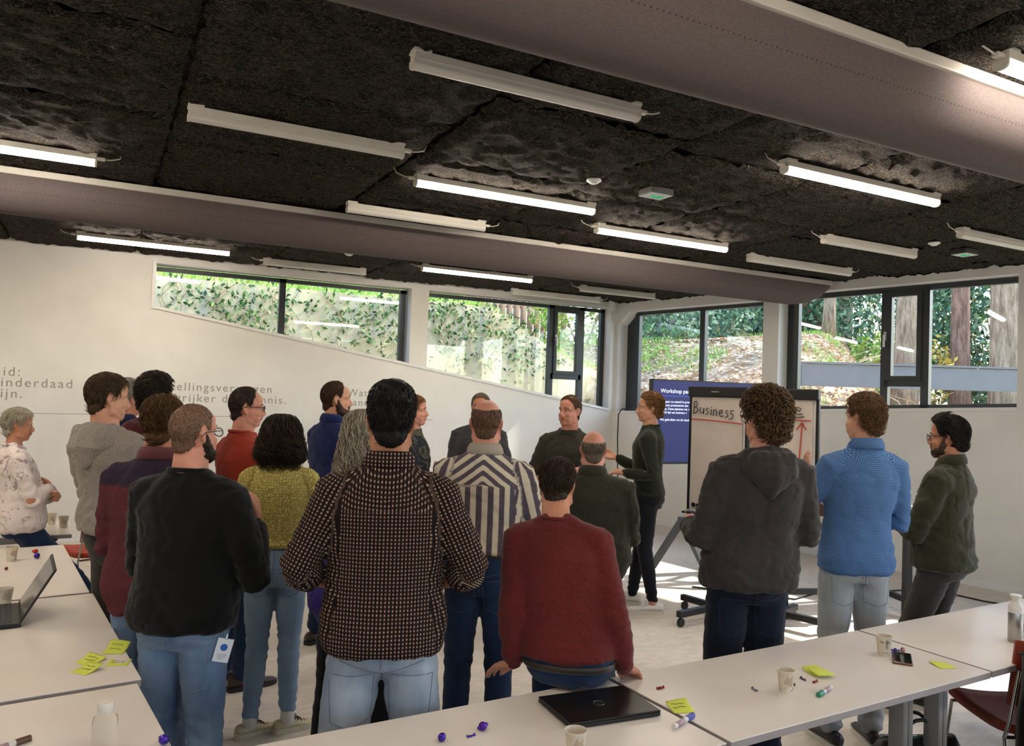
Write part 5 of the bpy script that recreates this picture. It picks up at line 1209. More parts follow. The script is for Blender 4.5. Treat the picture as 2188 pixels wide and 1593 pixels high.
flipchart('flip chart with the handwritten word Business underlined in red', (4.475, 5.262), (4.572, 4.700), BUS + [(M_REDINK, ((.045, .262), (.4, .266), (.93, .280)), .0042)])
flipchart('flip chart with a red upward arrow behind the charcoal hoodie', (4.800, 4.915), (4.985, 4.365), [S((.70, .15), (.76, .165), (.78, .145), (.74, .13), (.70, .16), (.72, .19), (.80, .185)), S((.66, .205), (.74, .215), (.82, .205)), (M_REDINK, ((.05, .225), (.5, .232), (.92, .236)), .0042), (M_REDINK, ((.76, .66), (.78, .45), (.80, .255)), .0046), (M_REDINK, ((.725, .31), (.80, .250), (.855, .305)), .0046)])

# ------------------------------------------------------------------ on the sill in the corner
pt = thing('projector', 'small white projector with cables on the window sill in the corner', 'projector', (6.88 + .16, 9.02, bsill(.95) + .012), R(-62)); m = MB(); m.rbox((-.09, -.11, .012), (.09, .11, .085), .018); sharp(m.build('housing', M_TRIM, pt)); m = MB(); m.tube([(.0, -.112, .05), (0, -.135, .05)], .03, 18, caps=False); m.build('lens', M_DARK, pt)
for q in (-1, 1): m = MB(); m.lathe([(.012, 0), (.012, .014)], 10, Matrix.Translation((q * .06, .07, 0))); m.build('foot', M_DARK, pt)
m = MB(); m.tube([(6.98, 9.10, bsill(.9) + .03), (6.90, 9.25, bsill(.8) + .045), (6.96, 9.42, bsill(.6) + .03), (6.98, 9.55, bsill(.5) + .035), (6.90, 9.66, bsill(.4) + .03), (6.87, 9.70, 1.55), (6.88, 9.72, 1.2), (6.91, 9.74, .8), (6.90, 9.70, .4), (6.85, 9.6, .03), (6.9, 9.2, .008)], .009, 8); tag(m.build('power_cable', M_DARK, smooth=True), 'black cable hanging down the wall from the corner sill', 'cable')
m = MB(); m.tube([(5.1, 5.9, .009), (5.7, 5.2, .009), (6.3, 5.35, .009), (6.9, 5.1, .009), (7.35, 5.0, .009), (7.4, 4.5, .009), (7.55, 4.2, .009), (7.8, 4.28, .06), (7.9, 4.3, .22)], .008, 6); tag(m.build('floor_cable', M_DARK, smooth=True), 'black cable lying along the carpet by the window wall', 'cable')

# ================================================================== small things on the tables
def sticky(label, x, y, ang, curl, seed, z=TZ, group='yellow sticky notes', size=.076, text=True):
    t = thing('sticky_note', label, 'sticky note', (x, y, z), R(ang), group); n = 8; P_ = []
    for j in range(n + 1):
        v = j / n
        for i in range(n + 1): P_.append(((i / n - .5) * size, (v - .5) * size, .0015 + curl * (v * v) * .03 + .004 * math.sin(i / n * 3 + seed) * v))
    k_ = n + 1; m = MB(); N = k_ * k_; f = [(j * k_ + i, j * k_ + i + 1, (j + 1) * k_ + i + 1, (j + 1) * k_ + i) for j in range(n) for i in range(n)]; rim = [i for i in range(k_)] + [j * k_ + n for j in range(1, k_)] + [n * k_ + i for i in range(n - 1, -1, -1)] + [j * k_ for j in range(n - 1, 0, -1)]
    m.add(P_ + [(a, b, c - .0008) for a, b, c in P_], f + [tuple(N + q for q in reversed(g)) for g in f] + [(rim[i], rim[i] + N, rim[(i + 1) % len(rim)] + N, rim[(i + 1) % len(rim)]) for i in range(len(rim))]); m.build('paper', plain('yellow green note', (206, 214, 84), .8), t, smooth=True)
    if text:
        m = MB(); rg2 = np.random.default_rng(seed)
        for r2 in range(2):
            x0 = -.026; y0 = .018 - r2 * .02; p = []
            for i in range(9): yy = y0 + rg2.uniform(-.004, .004); v = yy / size + .5; p.append((x0 + i * .0056, yy, .0028 + curl * v * v * .03 + .004 * math.sin((x0 + i * .0056) / size * 3 + 1.5 + seed) * v))
            m.tube(p, .0007, 4, caps=False)
        m.build('handwriting', M_INK, t)
    return t
sticky('yellow note with handwriting nearest the edge of the left table, topmost of four', .098, 3.42, -25, .9, 1); sticky('yellow curled note, leftmost upper of the four on the left table', .012, 3.325, -40, .5, 2); sticky('yellow note with dark writing, right of the four on the left table', .105, 3.275, -15, -.0, 3); sticky('yellow note nearest the camera of the four on the left table', .0, 3.225, -50, .6, 4)
sticky('yellow note by the blue marker on the front table joint', 1.785, 2.11, -15, .5, 5); sticky('yellow note with writing under another note behind the paper cup', 2.525, 2.19, -10, .3, 6); sticky('plain yellow note lying on another note behind the paper cup', 2.515, 2.155, -18, .0, 7, TZ + .012, text=False); sticky('blank yellow note at the right joint of the front tables', 3.09, 2.045, -20, .1, 8, text=False)

M_CUP = plain('cream paper cup', (216, 204, 184), .7); M_CUPIN = plain('cup print taupe', (186, 164, 140), .7); M_CUPINK = plain('cup print black', (44, 38, 34), .6)
def cup(label, x, y, ang, z=TZ, letters=False, h=.078):
    t = thing('paper_cup', label, 'cup', (x, y, z), R(ang), 'paper cups'); r0, r1 = .0222, .0318
    m = MB(); m.lathe([(r0 * .9, .004), (r0, .0), (r1, h - .003), (r1 + .0022, h - .001), (r1 + .0022, h + .002), (r1 - .001, h + .002), (r1 - .0018, h - .006), (r0 - .001, .008)], 30); sharp(m.build('cup_wall', M_CUP, t), 50); m = MB(); m.lathe([(r0 - .0012, .007), (r0 - .0012, .010)], 24); m.build('cup_base', M_CUP, t)
    def on(u, v, lift=.0006): r = r0 + (r1 - r0) * v + lift; return Vector((math.sin(u) * r, -math.cos(u) * r, v * h))
    m = MB(); poly = [(-.55, .5), (-.25, .72), (-.1, .86), (.55, .84), (.75, .5), (.6, .30), (.1, .36), (-.35, .42)]; c = on(.1, .58); n_ = len(poly)
    for i in range(n_):
        a, b = poly[i], poly[(i + 1) % n_]
        for k_ in range(4):
            f0, f1 = k_ / 4, (k_ + 1) / 4; q = lambda p, f: on(.1 + (p[0] - .1) * f, .58 + (p[1] - .58) * f)
            m.add([q(a, f0), q(b, f0), q(b, f1), q(a, f1)], [(0, 1, 2, 3)])
    if not letters: m.build('print_patch', M_CUPIN, t, smooth=True)
    m = MB(); rg2 = np.random.default_rng(int(abs(x) * 1000))
    for i in range(12):
        u = rg2.uniform(-1.4, 1.4); v = rg2.choice([.12, .18, .22, .3, .75]) if not letters else .15; m.tube([on(u, v, .0004), on(u + .06, v + .015, .0004)], .0009, 5)
    m.build('print_marks', M_CUPINK, t)
    if letters:
        for body, horiz in (('OORD', False), ('NO MN', True)):
            for i, ch in enumerate(body):
                if ch == ' ': continue
                u, v = (.0, .80 - .115 * i) if not horiz else (-.62 + .26 * i, .68); me = text_mesh('cup_letter', ch, .0125, M_CUPINK, Matrix.Rotation(u, 4, 'Z') @ Matrix.Translation((0, -(r0 + (r1 - r0) * v + .0005), v * h)) @ Matrix.Rotation(R(97), 4, 'X') @ Matrix.Rotation(R(-90) if not horiz else 0, 4, 'Z'), 'CENTER', .0002); obj_from_mesh('cup_letter', me, t)
    return t
cup('paper cup with black lettering beside the phone on the front table', 2.98, 2.235, -38, letters=True); cup('paper cup with a beige print in the middle of the front table', 2.25, 2.085, -32); cup('paper cup in front of the closed laptop at the bottom edge', 1.262, 1.945, -20); cup('paper cup with lettering behind the steel bottle at the right edge', 3.83, 2.16, -50, letters=True)
cup('paper cup at the far end of the left tables beside the woman', -.408, 5.315, 20); cup('paper cup behind the open laptop on the left tables', -.345, 4.28, 10, letters=False); cup('paper cup on the table behind the woman, left of two', -.27, 6.55, 0); cup('paper cup on the table behind the woman, right of two', -.190, 6.40, 0); cup('pale paper cup on the far table in the corner', 3.60, 6.66, 0)

def marker(label, p, q, cap, body=(214, 210, 204), z=TZ):
    p, q = Vector((*p, z + .0085)), Vector((*q, z + .0085)); d = (q - p).normalized(); L = (q - p).length; t = thing('marker_pen', label, 'marker', (p.x, p.y, z), math.atan2(d.y, d.x), 'marker pens'); X = lambda a: (a, 0, .0085)
    MB().tube([X(0), X(L * .68)], .0085, 14, caps=False).build('barrel', plain('marker barrel', body, .4), t); MB().tube([X(L * .66), X(L)], .0094, 14, caps=False).build('cap', cap, t)
    m = MB(); m.tube([X(L * .12), X(L * .5)], .0087, 14, caps=False); m.build('label_band', plain('marker band ' + label[:6], (176, 150, 156), .5), t, smooth=True)
M_BLUECAP = plain('blue cap', (52, 62, 152), .35); M_GREENCAP = plain('green cap', (44, 128, 96), .35)
marker('marker with a blue cap near the joint of the front tables', (1.655, 1.985), (1.775, 2.035), M_BLUECAP); marker('marker with a green cap beside the paper cup', (2.425, 2.035), (2.318, 1.998), M_GREENCAP); marker('marker with a dark cap at the lower left corner', (-.24, 2.60), (-.135, 2.66), plain('brown cap', (92, 62, 50), .4))

# wrapped sweets
def sweet(label, x, y, c, r=.0115, squash=1.0, z=TZ):
    t = thing('sweet', label, 'sweet', (x, y, z), random.uniform(0, 3), 'wrapped sweets'); mt = plain('foil %d %d %d' % c, c, .25, .6); m = MB(); m.ell((0, 0, r * squash), (r, r, r * squash), None, 14, 9); m.build('sweet_body', mt, t, smooth=True)
    for q in (-1, 1): m = MB(); m.lathe([(.0015, 0), (.006, .008)], 8, Matrix.Translation((q * r * .9, 0, r * squash)) @ Matrix.Rotation(q * PI / 2, 4, 'Y')); m.build('wrapper_end', mt, t, smooth=True)
PUR = (74, 46, 158); RED = (190, 44, 36)
sweet('purple foil sweet left of the two on the front table', .949, 2.194, PUR, .0125); sweet('purple foil sweet right of the two on the front table', 1.094, 2.215, (84, 34, 150), .0135); sweet('purple foil sweet at the corner of the left and front tables', .205, 2.49, PUR, .014); sweet('tiny purple foil scrap between the purple sweets', 1.043, 2.19, PUR, .006, .4)
sweet('red sweet at the far end of the left tables', -.305, 5.52, RED, .017, .6); sweet('purple sweet behind the laptop screen', -.285, 5.34, PUR, .016); sweet('red sweet beside the laptop screen', -.215, 5.08, RED, .015, .7); sweet('small dark red sweet behind the laptop keyboard', -.411, 5.07, (120, 40, 34), .008)
sweet('red foil scrap on the front table behind the laptop', 1.837, 2.283, (150, 40, 36), .008, .5); sweet('grey foil scrap in the middle of the front table', 2.152, 2.14, (120, 116, 140), .007, .4); sweet('dark foil scrap right of the paper cup', 2.315, 2.115, (50, 56, 60), .006, .7); sweet('red foil dot below the yellow notes', 2.43, 2.11, (160, 70, 60), .005, .6); sweet('purple foil scrap left of the yellow notes', 2.41, 2.15, (92, 72, 110), .007, .4)
sweet('purple wrapped sweet behind the phone', 3.055, 2.235, (86, 70, 140), .009); sweet('silver and red wrapped sweet behind the phone', 3.09, 2.225, (170, 120, 128), .010)

# closed laptop
lp = thing('laptop', 'closed black laptop lying on the front table', 'laptop', (1.522, 2.212, TZ), R(-4.0)); w, d_ = .335, .235; m = MB(); m.rbox((-w / 2, -d_ / 2, .003), (w / 2, d_ / 2, .014), .003); m.build('base', plain('black laptop plastic', (24, 23, 23), .5), lp); m = MB(); m.rbox((-w / 2, -d_ / 2, .0145), (w / 2, d_ / 2, .022), .003); ld = m.build('lid', plain('black laptop lid', (20, 18, 18), .32), lp)
M_LOGO = plain('grey logo', (96, 92, 90), .3, .7); m = MB(); m.tube([(.019 * math.cos(a), .019 * math.sin(a), .0222) for a in [2 * PI * i / 32 for i in range(33)]], .0011, 5, caps=False); m.build('logo_ring', M_LOGO, ld)
obj_from_mesh('logo_text', text_mesh('logo_text', 'DELL', .0135, M_LOGO, Matrix.Translation((0, -.0048, .0221)), 'CENTER', .0003), ld)
for x in (-.12, .12): m = MB(); m.rbox((x - .03, d_ / 2 - .012, 0), (x + .03, d_ / 2 - .004, .004), .001); m.build('rubber_foot', M_DARK, lp)
# open laptop at the left
ol = thing('laptop', 'open laptop with dark screen at the left edge of the picture', 'laptop', (-.392, 4.045, TZ), R(-85)); m = MB(); w, d_ = .36, .25
m.rbox((-w / 2, -d_ / 2, .003), (w / 2, d_ / 2, .020), .003); m.build('base', MATS['black laptop plastic'], ol); kb = MB(); key = MB().rbox((-.0078, -.0078, 0), (.0078, .0078, .003), .0012).mesh('key', plain('laptop key', (44, 44, 46), .5))
for r2 in range(5):
    for c2 in range(15): obj_from_mesh('key', key, ol, (-.145 + c2 * .0205 + (r2 % 2) * .003, .085 - r2 * .0205, .0195))
m = MB(); m.rbox((-.055, -.108, .0195), (.055, -.035, .0207), .0005); m.build('touchpad', plain('touchpad grey', (60, 60, 62), .35), ol)
LM = Matrix.Translation((0, d_ / 2 - .004, .018)) @ Matrix.Rotation(R(-30), 4, 'X'); m = MB(); m.rbox((-w / 2, -.004, 0), (w / 2, .004, .245), .003); m.xform(LM); sc = m.build('lid', MATS['black laptop plastic'], ol); m = MB(); m.box((-w / 2 + .012, -.0052, .018), (w / 2 - .012, -.0042, .232)); m.xform(LM); m.build('screen', plain('glossy dark screen', (62, 60, 60), .12, spec=.6), sc)
# coiled cable / mouse
m = MB(); cc = (-.395, 3.80)
m.tube([(cc[0] + (.055 + .012 * math.sin(i * .7)) * math.cos(i * .42), cc[1] + (.042 + .008 * math.cos(i * .5)) * math.sin(i * .42), TZ + .008 + .0045 * (i / 15)) for i in range(60)], .0055, 6); tag(m.build('charger_cable', M_DARK, smooth=True), 'coiled black charger cable in front of the open laptop', 'cable')
# clear bottle
def clear_plastic():
    k = NT('clear plastic', .08, .5); k.b.inputs['Transmission Weight'].default_value = .92; k.b.inputs['IOR'].default_value = 1.12; k.b.inputs['Base Color'].default_value = (.93, .93, .9, 1); return k.m
cb = thing('water_bottle', 'clear plastic bottle with a white screw cap on the left table', 'bottle', (.052, 2.505, TZ)); m = MB(); m.lathe([(.030, 0), (.033, .006), (.033, .083), (.030, .098), (.019, .108), (.0175, .112), (.0175, .120)], 28); sharp(m.build('bottle_body', clear_plastic(), cb), 60); m = MB(); m.lathe([(.0205, .113), (.0215, .116), (.0215, .134), (.019, .138)], 28); sharp(m.build('cap', plain('white cap', (214, 208, 196), .5), cb), 40)
# steel bottle
sb_ = thing('steel_bottle', 'brushed steel drinking bottle with white cup lid at the right edge', 'bottle', (3.735, 2.128, TZ)); m = MB(); m.lathe([(.028, 0), (.0305, .004), (.0305, .128), (.0295, .132)], 32); sharp(m.build('bottle_body', M_STEEL, sb_), 50); m = MB(); m.lathe([(.0305, .132), (.0305, .154), (.028, .167), (.019, .178), (.0155, .181), (.0150, .186), (.023, .203), (.025, .210), (.023, .211)], 32); sharp(m.build('cup_lid', plain('white bottle lid', (222, 218, 210), .45), sb_), 60)
# phone
ph = thing('phone', 'phone lying face up with a bright screen reflection beside the lettered cup', 'phone', (2.995, 2.160, TZ), R(-52)); m = MB(); m.rbox((-.0375, -.078, .0), (.0375, .078, .0085), .003); m.build('phone_case', plain('bronze phone case', (104, 70, 52), .3, .5), ph); m = MB(); m.rbox((-.034, -.0745, .0082), (.034, .0745, .0090), .0003); m.build('screen', plain('phone screen glass', (20, 20, 22), .05, spec=.8), ph)
# dark bag on the far table
db_ = thing('backpack', 'dark backpack standing on the far table by the corner', 'bag', (3.93, 6.84, TZ), R(20)); m = MB(); m.rbox((-.17, -.10, 0), (.17, .10, .36), .03); sharp(m.build('bag_body', fabric('dark bag cloth', (34, 33, 34), 'plain'), db_), 60); m = MB(); m.tube([(-.05, 0, .36), (-.04, 0, .40), (.04, 0, .40), (.05, 0, .36)], .010, 8); m.build('handle', MATS['dark bag cloth'], db_, smooth=True); m = MB(); m.rbox((-.13, -.125, .03), (.13, -.09, .2), .02); m.build('front_pocket', MATS['dark bag cloth'], db_)
SKIN_A = skin_mat('skin light', (196, 146, 120)); SKIN_B = skin_mat('skin warm', (188, 130, 102)); SKIN_C = skin_mat('skin tan', (168, 116, 86)); SKIN_D = skin_mat('skin pink', (198, 140, 120))
def crossed(f=0.0, up=0.0):
    return {'R': ((.262, .05 + f, 1.13 + up), (-.05, .222 + f, 1.175 + up), V(-.9, -.25, .35), V(0, -1, 0), .18),
            'L': ((-.262, .05 + f, 1.11 + up), (.06, .245 + f, 1.125 + up), V(1, -.25, .1), V(0, -1, 0), .25)}
SNEAK_B = dict(mat=fabric('black sneaker', (28, 28, 30), 'leather'), lace=M_LACE); SNEAK_W = dict(mat=fabric('white sneaker', (226, 222, 214), 'leather'), lace=plain('white lace cord', (220, 216, 208), 0.8))
SHOE_BR = dict(mat=fabric('brown shoe', (58, 42, 32), 'leather'), sole=plain('dark rubber', (34, 32, 30), 0.7))
SNEAK_D = dict(mat=fabric('dark green sneaker', (36, 42, 40), 'leather'), lace=M_LACE)
J_MID = fabric('mid blue denim', (62, 84, 116), 'denim', (122, 144, 170)); J_LIGHT = fabric('light blue denim', (98, 114, 136), 'denim', (166, 176, 186))
J_DARK = fabric('dark blue denim', (22, 34, 58), 'denim', (40, 58, 88)); J_INK = fabric('ink denim', (14, 18, 30), 'denim', (26, 34, 50)); J_GREY = fabric('grey denim', (44, 42, 42), 'denim', (70, 66, 64))
J_SKY = fabric('sky denim', (104, 128, 152), 'denim', (136, 158, 178)); J_PALE = fabric('pale grey denim', (138, 144, 148), 'denim', (176, 180, 180)); T_BLACK = fabric('black trouser cloth', (15, 15, 18), 'plain'); J_BLACK = fabric('black denim', (16, 17, 22), 'denim', (28, 29, 36))
def jeans(mat, cut='straight', **k): return dict(name='trousers', mat=mat, cut=cut, **k)
def top(mat, name='sweater', **k): return dict(name=name, mat=mat, **k)

# --- things worn, found after the cloth has its shape
POST = []; NOTE = {}
from mathutils.bvhtree import BVHTree
def patch(parent, target, quad, mat, name, off=0.0022, nx=10, nz=10, sgn=1):
    """cloth patch lying on the back of a garment: quad = four (x, z) corners, clockwise from top left"""
    def go():
        bvh = BVHTree.FromPolygons([v.co for v in target.data.vertices], [p.vertices for p in target.data.polygons]); vs = []; ok = True
        a, b, c, d = [Vector((q[0], 0, q[1])) for q in quad[:4]]
        for i in range(nz + 1):
            for j in range(nx + 1):
                l = a.lerp(d, i / nz); r = b.lerp(c, i / nz); p = l.lerp(r, j / nx)
                if len(quad) > 4: p.z -= quad[4] * (1 - abs(2 * j / nx - 1)) * (i / nz)
                hit, nr, _, _ = bvh.ray_cast(Vector((p.x, -1.2 * sgn, p.z)), Vector((0, sgn, 0)))
                if hit is None: ok = False; vs.append(Vector((p.x, 0, p.z))); continue
                edge = min(i, nz - i, j, nx - j)
                vs.append(hit + nr * (off if edge > 0 else off * 0.1))
        if not ok: return
        n = nx + 1
        MB().add(vs, [(i * n + j, i * n + j + 1, (i + 1) * n + j + 1, (i + 1) * n + j) for i in range(nz) for j in range(nx)]).build(name, mat, parent, smooth=True)
    POST.append(go)
def seam(parent, target, pts, mat, r=0.0013):
    def go():
        bvh = BVHTree.FromPolygons([v.co for v in target.data.vertices], [p.vertices for p in target.data.polygons]); out = []
        for a, b in zip(pts[:-1], pts[1:]):
            for i in range(8):
                x = a[0] + (b[0] - a[0]) * i / 8; z = a[1] + (b[1] - a[1]) * i / 8; hit, nr, _, _ = bvh.ray_cast(Vector((x, -1.2, z)), Vector((0, 1, 0)))
                if hit is not None: out.append(hit + nr * r * 0.7)
        if len(out) > 2: MB().tube(out, r, 5, caps=False).build('seam', mat, parent, smooth=True)
    POST.append(go)
def back_pockets(mat, z=0.90, w=0.135, h=0.15, x=0.085):
    st = mat.name + ' seam'
    cs = {'mid blue denim': (120, 128, 140), 'light blue denim': (96, 106, 122), 'dark blue denim': (72, 84, 108), 'ink denim': (46, 52, 66), 'pale grey denim': (112, 116, 120), 'sky denim': (88, 108, 130)}.get(mat.name, (90, 90, 96))
    sm = plain(st, cs, 0.9)
    def ex(root, d):
        s = d['s']
        for q in (-1, 1):
            xc = q * x * s; a, b = w / 2 * s, w / 2 * .86 * s; seam(root, d['trousers'], [(xc - a, z * s), (xc + a, z * s), (xc + b, (z - h) * s), (xc, (z - h - .018) * s), (xc - b, (z - h) * s), (xc - a, z * s)], sm)
            seam(root, d['trousers'], [(0, (z + .012) * s), (q * .16 * s, (z + .055) * s)], sm)
        seam(root, d['trousers'], [(0, (z + .10) * s), (0, (z - .08) * s)], sm, 0.0018)
        for q in (-1, 1):
            xc = q * x * s; patch(root, d['trousers'], ((xc - w / 2 * s, z * s), (xc + w / 2 * s, z * s), (xc + w / 2 * .86 * s, (z - h) * s), (xc - w / 2 * .86 * s, (z - h) * s), 0.018), mat, 'back_pocket')
    return ex
def watch(side, mat, strap):
    def ex(root, d):
        sh, el, wr_, hd, pn, curl = d['J'][side]; s = d['s']; ax = (wr_ - el).normalized(); p = wr_ - ax * 0.035 * s
        o = MB().tube([p - ax * .010, p + ax * .010], 0.034 * s, 14, caps=False).build('watch', strap, root, smooth=True)
        n = Vector(pn) * -1; n = (n - ax * n.dot(ax)).normalized(); c = p + n * 0.034 * s
        MB().tube([c - n * .004, c + n * .005], 0.019 * s, 16, caps=False).build('watch_case', mat, o, smooth=False)
    return ex
def both(*fs):
    def ex(root, d):
        for f in fs: f(root, d)
    return ex

PLACE = {
    'floral': (-0.415, 6.010, -78.3), 'greyhood': (0.150, 4.520, -51.0), 'greyhair': (0.160, 6.000, -41.4), 'maroonhood': (0.250, 5.066, -42.0),
    'rugby': (0.240, 3.725, -31.3), 'black': (0.320, 3.243, -38.7), 'red': (0.778, 4.964, -70.7), 'yellow': (0.844, 4.188, -16.9), 'navy': (1.456, 5.458, -69.5),
    'purple': (1.038, 3.365, -41.2), 'check': (0.904, 2.634, -20.5), 'tshirt': (2.196, 5.863, -120.9), 'greyfar': (2.960, 6.260, -193.1), 'stripe': (1.683, 3.485, -29.4),
    'olivetee': (3.286, 5.293, -221.7), 'greenbald': (2.457, 3.700, -33.3), 'maroon': (1.560, 2.465, -35.5), 'presenter': (4.192, 5.455, 46.0), 'darkhood': (2.747, 2.803, -23.0),
    'blue': (3.594, 2.885, -23.8), 'zip': (4.357, 2.903, 15.7)}
def who(k): x, y, a = PLACE[k]; return dict(loc=(x, y), rz=R(a))

# 1 woman half sitting on the far table
H1 = 1.58
person('woman with short grey hair in a white floral top leaning on a table', **who('floral'), H=H1, skin=SKIN_B, fem=True, face=True, seed=1, fat=0.35, width=1.12,
       hairspec=dict(line='full', thick=0.020, mat=hair_mat('hair silver blond', (172, 162, 142), (212, 204, 188)), comb='down', slen=0.034, strands=1300, lift=0.4),
       shirt=top(fabric_print('floral cotton', (222, 208, 202), (140, 116, 122)), 'blouse', ease=0.024, fold=1.3), trousers=jeans(J_DARK, 'straight', belt=None), shoes=SNEAK_W, arms=crossed(0.0, 0.0),
       head=(6, -4, 0), lean=-0.16, slouch=0.08, headfwd=0.0, hip_z=0.835, legs={'R': ((.11, .36, .52), (.12, .62, .085), 10), 'L': ((-.10, .32, .50), (-.11, .56, .085), -6)}, sleeve=0.92, collar='crew', untuck=0.02,
       extra=watch('L', M_STEEL, M_DARK))
# 2 grey hoodie
person('man in a light grey hoodie and dark grey jeans beside the left tables', **who('greyhood'), H=1.82, skin=SKIN_A, face=True, seed=2, fat=0.5, width=1.04, tilt=-0.27,
       hairspec=dict(line='full', thick=0.020, mat=hair_mat('hair brown', (66, 50, 34)), comb='down', slen=0.035, strands=1300),
       shirt=top(fabric('grey melange jersey', (136, 128, 120), 'melange'), 'hoodie', ease=0.030, sleeve=0.018, fold=1.5), trousers=jeans(J_GREY, 'loose'), shoes=SNEAK_B, arms=crossed(), head=(24, -2, 0), lean=-0.02, collar='hood', hem=1.0, untuck=0.012)
# 3 grey hair in the back
person('person with grey curly hair and a navy collar behind the maroon hoodie', **who('greyhair'), H=1.79, skin=SKIN_B, seed=3, width=1.02,
       hairspec=dict(line='full', thick=0.026, mat=hair_mat('hair grey curls', (140, 134, 124), (184, 178, 168)), comb='mess', slen=0.030, strands=1300, lift=0.7, lump=0.6),
       shirt=top(fabric('navy poplin', (30, 36, 66), 'plain'), 'shirt', ease=0.018), trousers=jeans(J_DARK), shoes=SHOE_BR, arms=crossed(), head=(20, 0, 0), collar='shirt')
# 4 maroon hoodie
person('dark-haired man in a maroon hoodie beside the grey hoodie', **who('maroonhood'), H=1.83, skin=SKIN_A, seed=4, width=1.02,
       hairspec=dict(line='full', thick=0.030, mat=hair_mat('hair dark brown', (38, 29, 22)), comb='mess', slen=0.034, strands=1500, lift=0.5, lump=0.4),
       shirt=top(fabric('maroon jersey', (74, 28, 34), 'melange'), 'hoodie', ease=0.026, sleeve=0.018, fold=1.5), trousers=jeans(J_BLACK), shoes=SNEAK_B, arms=crossed(), head=(12, 0, 0), collar='hood', hem=0.88, untuck=0.012, tilt=0.06, glasses=M_DARK)
# 5 rugby shirt
k = NT('rugby cloth', 0.9, 0.12); _z = k.n('ShaderNodeSeparateXYZ'); k.l(k.coord(), _z.inputs[0])
_st = k.ramp(k.math('MULTIPLY', _z.outputs[2], 0.5), [(0.0, lin((96, 46, 52))), (0.670, lin((96, 46, 52))), (0.674, lin((30, 36, 52))), (1.0, lin((30, 36, 52)))])
k.col(k.mix(0.3, _st, k.ramp(k.noise(k.coord(), 180, 2), [(0.3, lin((30, 20, 26))), (0.7, lin((96, 60, 66)))]))); RUGBY = k.m
person('brown-haired man in a navy and maroon rugby shirt behind the black sweater', **who('rugby'), H=1.725, skin=SKIN_B, seed=5, width=1.05, fat=0.2,
       hairspec=dict(line='low', thick=0.020, mat=hair_mat('hair chestnut', (74, 52, 30)), comb='down', slen=0.045, strands=1500, lift=0.15),
       shirt=top(RUGBY, 'rugby_shirt', ease=0.026, sleeve=0.016, fold=1.2, collar_mat=fabric('maroon collar', (92, 52, 54), 'plain')), trousers=jeans(J_MID), shoes=SNEAK_B, arms=crossed(), head=(-6, 0, 0), collar='shirt', hem=0.84, untuck=0.01)
# 6 black sweater with badge
def badge(root, d):
    s = d['s']; c = d['bend']((.212, -.040, .885))
    o = MB().box((-.0285, -.0015, -.086), (.0285, .0015, 0)).build('badge_card', plain('badge white', (224, 226, 230), 0.3), root); o.location = c; o.rotation_euler = (0, R(14), R(36))
    MB().lathe([(.013, -.0005), (.013, .0005)], 20, Matrix.Translation((0, -.0020, -.032)) @ Matrix.Rotation(PI / 2, 4, 'X')).build('badge_logo', plain('badge blue', (38, 92, 178), 0.4), o)
    for i in range(3): MB().box((-.018 + .002 * i, -.0022, -.060 - .007 * i), (.018 - .006 * i, -.0015, -.0575 - .007 * i)).build('badge_print', plain('badge grey', (158, 160, 166), 0.5), o)
    MB().tube([(0, 0, -.002), (0, .004, .016), (0, .010, .026)], .004, 6).build('badge_clip', M_STEEL, o)
person('bearded man with shaved head, glasses, black sweater and a badge on his blue jeans', **who('black'), H=1.715, skin=SKIN_D, seed=6, width=1.06, fat=0.25,
       hairspec=dict(line='full', thick=0.0022, mat=hair_mat('hair shaved brown', (104, 78, 62), (132, 100, 80)), comb='down', slen=0.006, strands=700, lump=0.1, fade=16),
       shirt=top(fabric('black knit', (13, 13, 14), 'knit'), 'sweater', ease=0.022, sleeve=0.014, fold=1.0), trousers=jeans(J_MID, 'straight'), shoes=SNEAK_B,
       arms={'R': ((.285, .03, 1.095), (.150, .255, 1.29), V(-.15, .1, 1), V(-.6, -.7, 0), .55), 'L': ((-.262, .06, 1.11), (.10, .235, 1.075), V(1, -.30, .0), V(0, -1, 0), .2)},
       head=(16, 2, 0), beard=dict(mat=hair_mat('beard dark', (34, 26, 21)), w=0.006), glasses=plain('glasses grey', (56, 54, 58), 0.35), collar='crew', hem=0.905, untuck=0.012, face=True, extra=both(watch('R', M_STEEL, M_STEEL), badge, back_pockets(J_MID, 0.845)))
# 7 red sweater
person('man with glasses and receding hair in a red sweater by the white wall', **who('red'), H=1.775, skin=SKIN_D, face=True, seed=7, width=1.02,
       hairspec=dict(line='recede', thick=0.013, mat=hair_mat('hair dark ash', (56, 46, 38)), comb='down', slen=0.026, strands=1100),
       shirt=top(fabric('brick red knit', (150, 54, 38), 'knit'), 'sweater', ease=0.020, fold=1.2), trousers=jeans(J_DARK), shoes=SHOE_BR, arms=crossed(), head=(26, -2, 0), glasses=M_DARK, collar='crew')
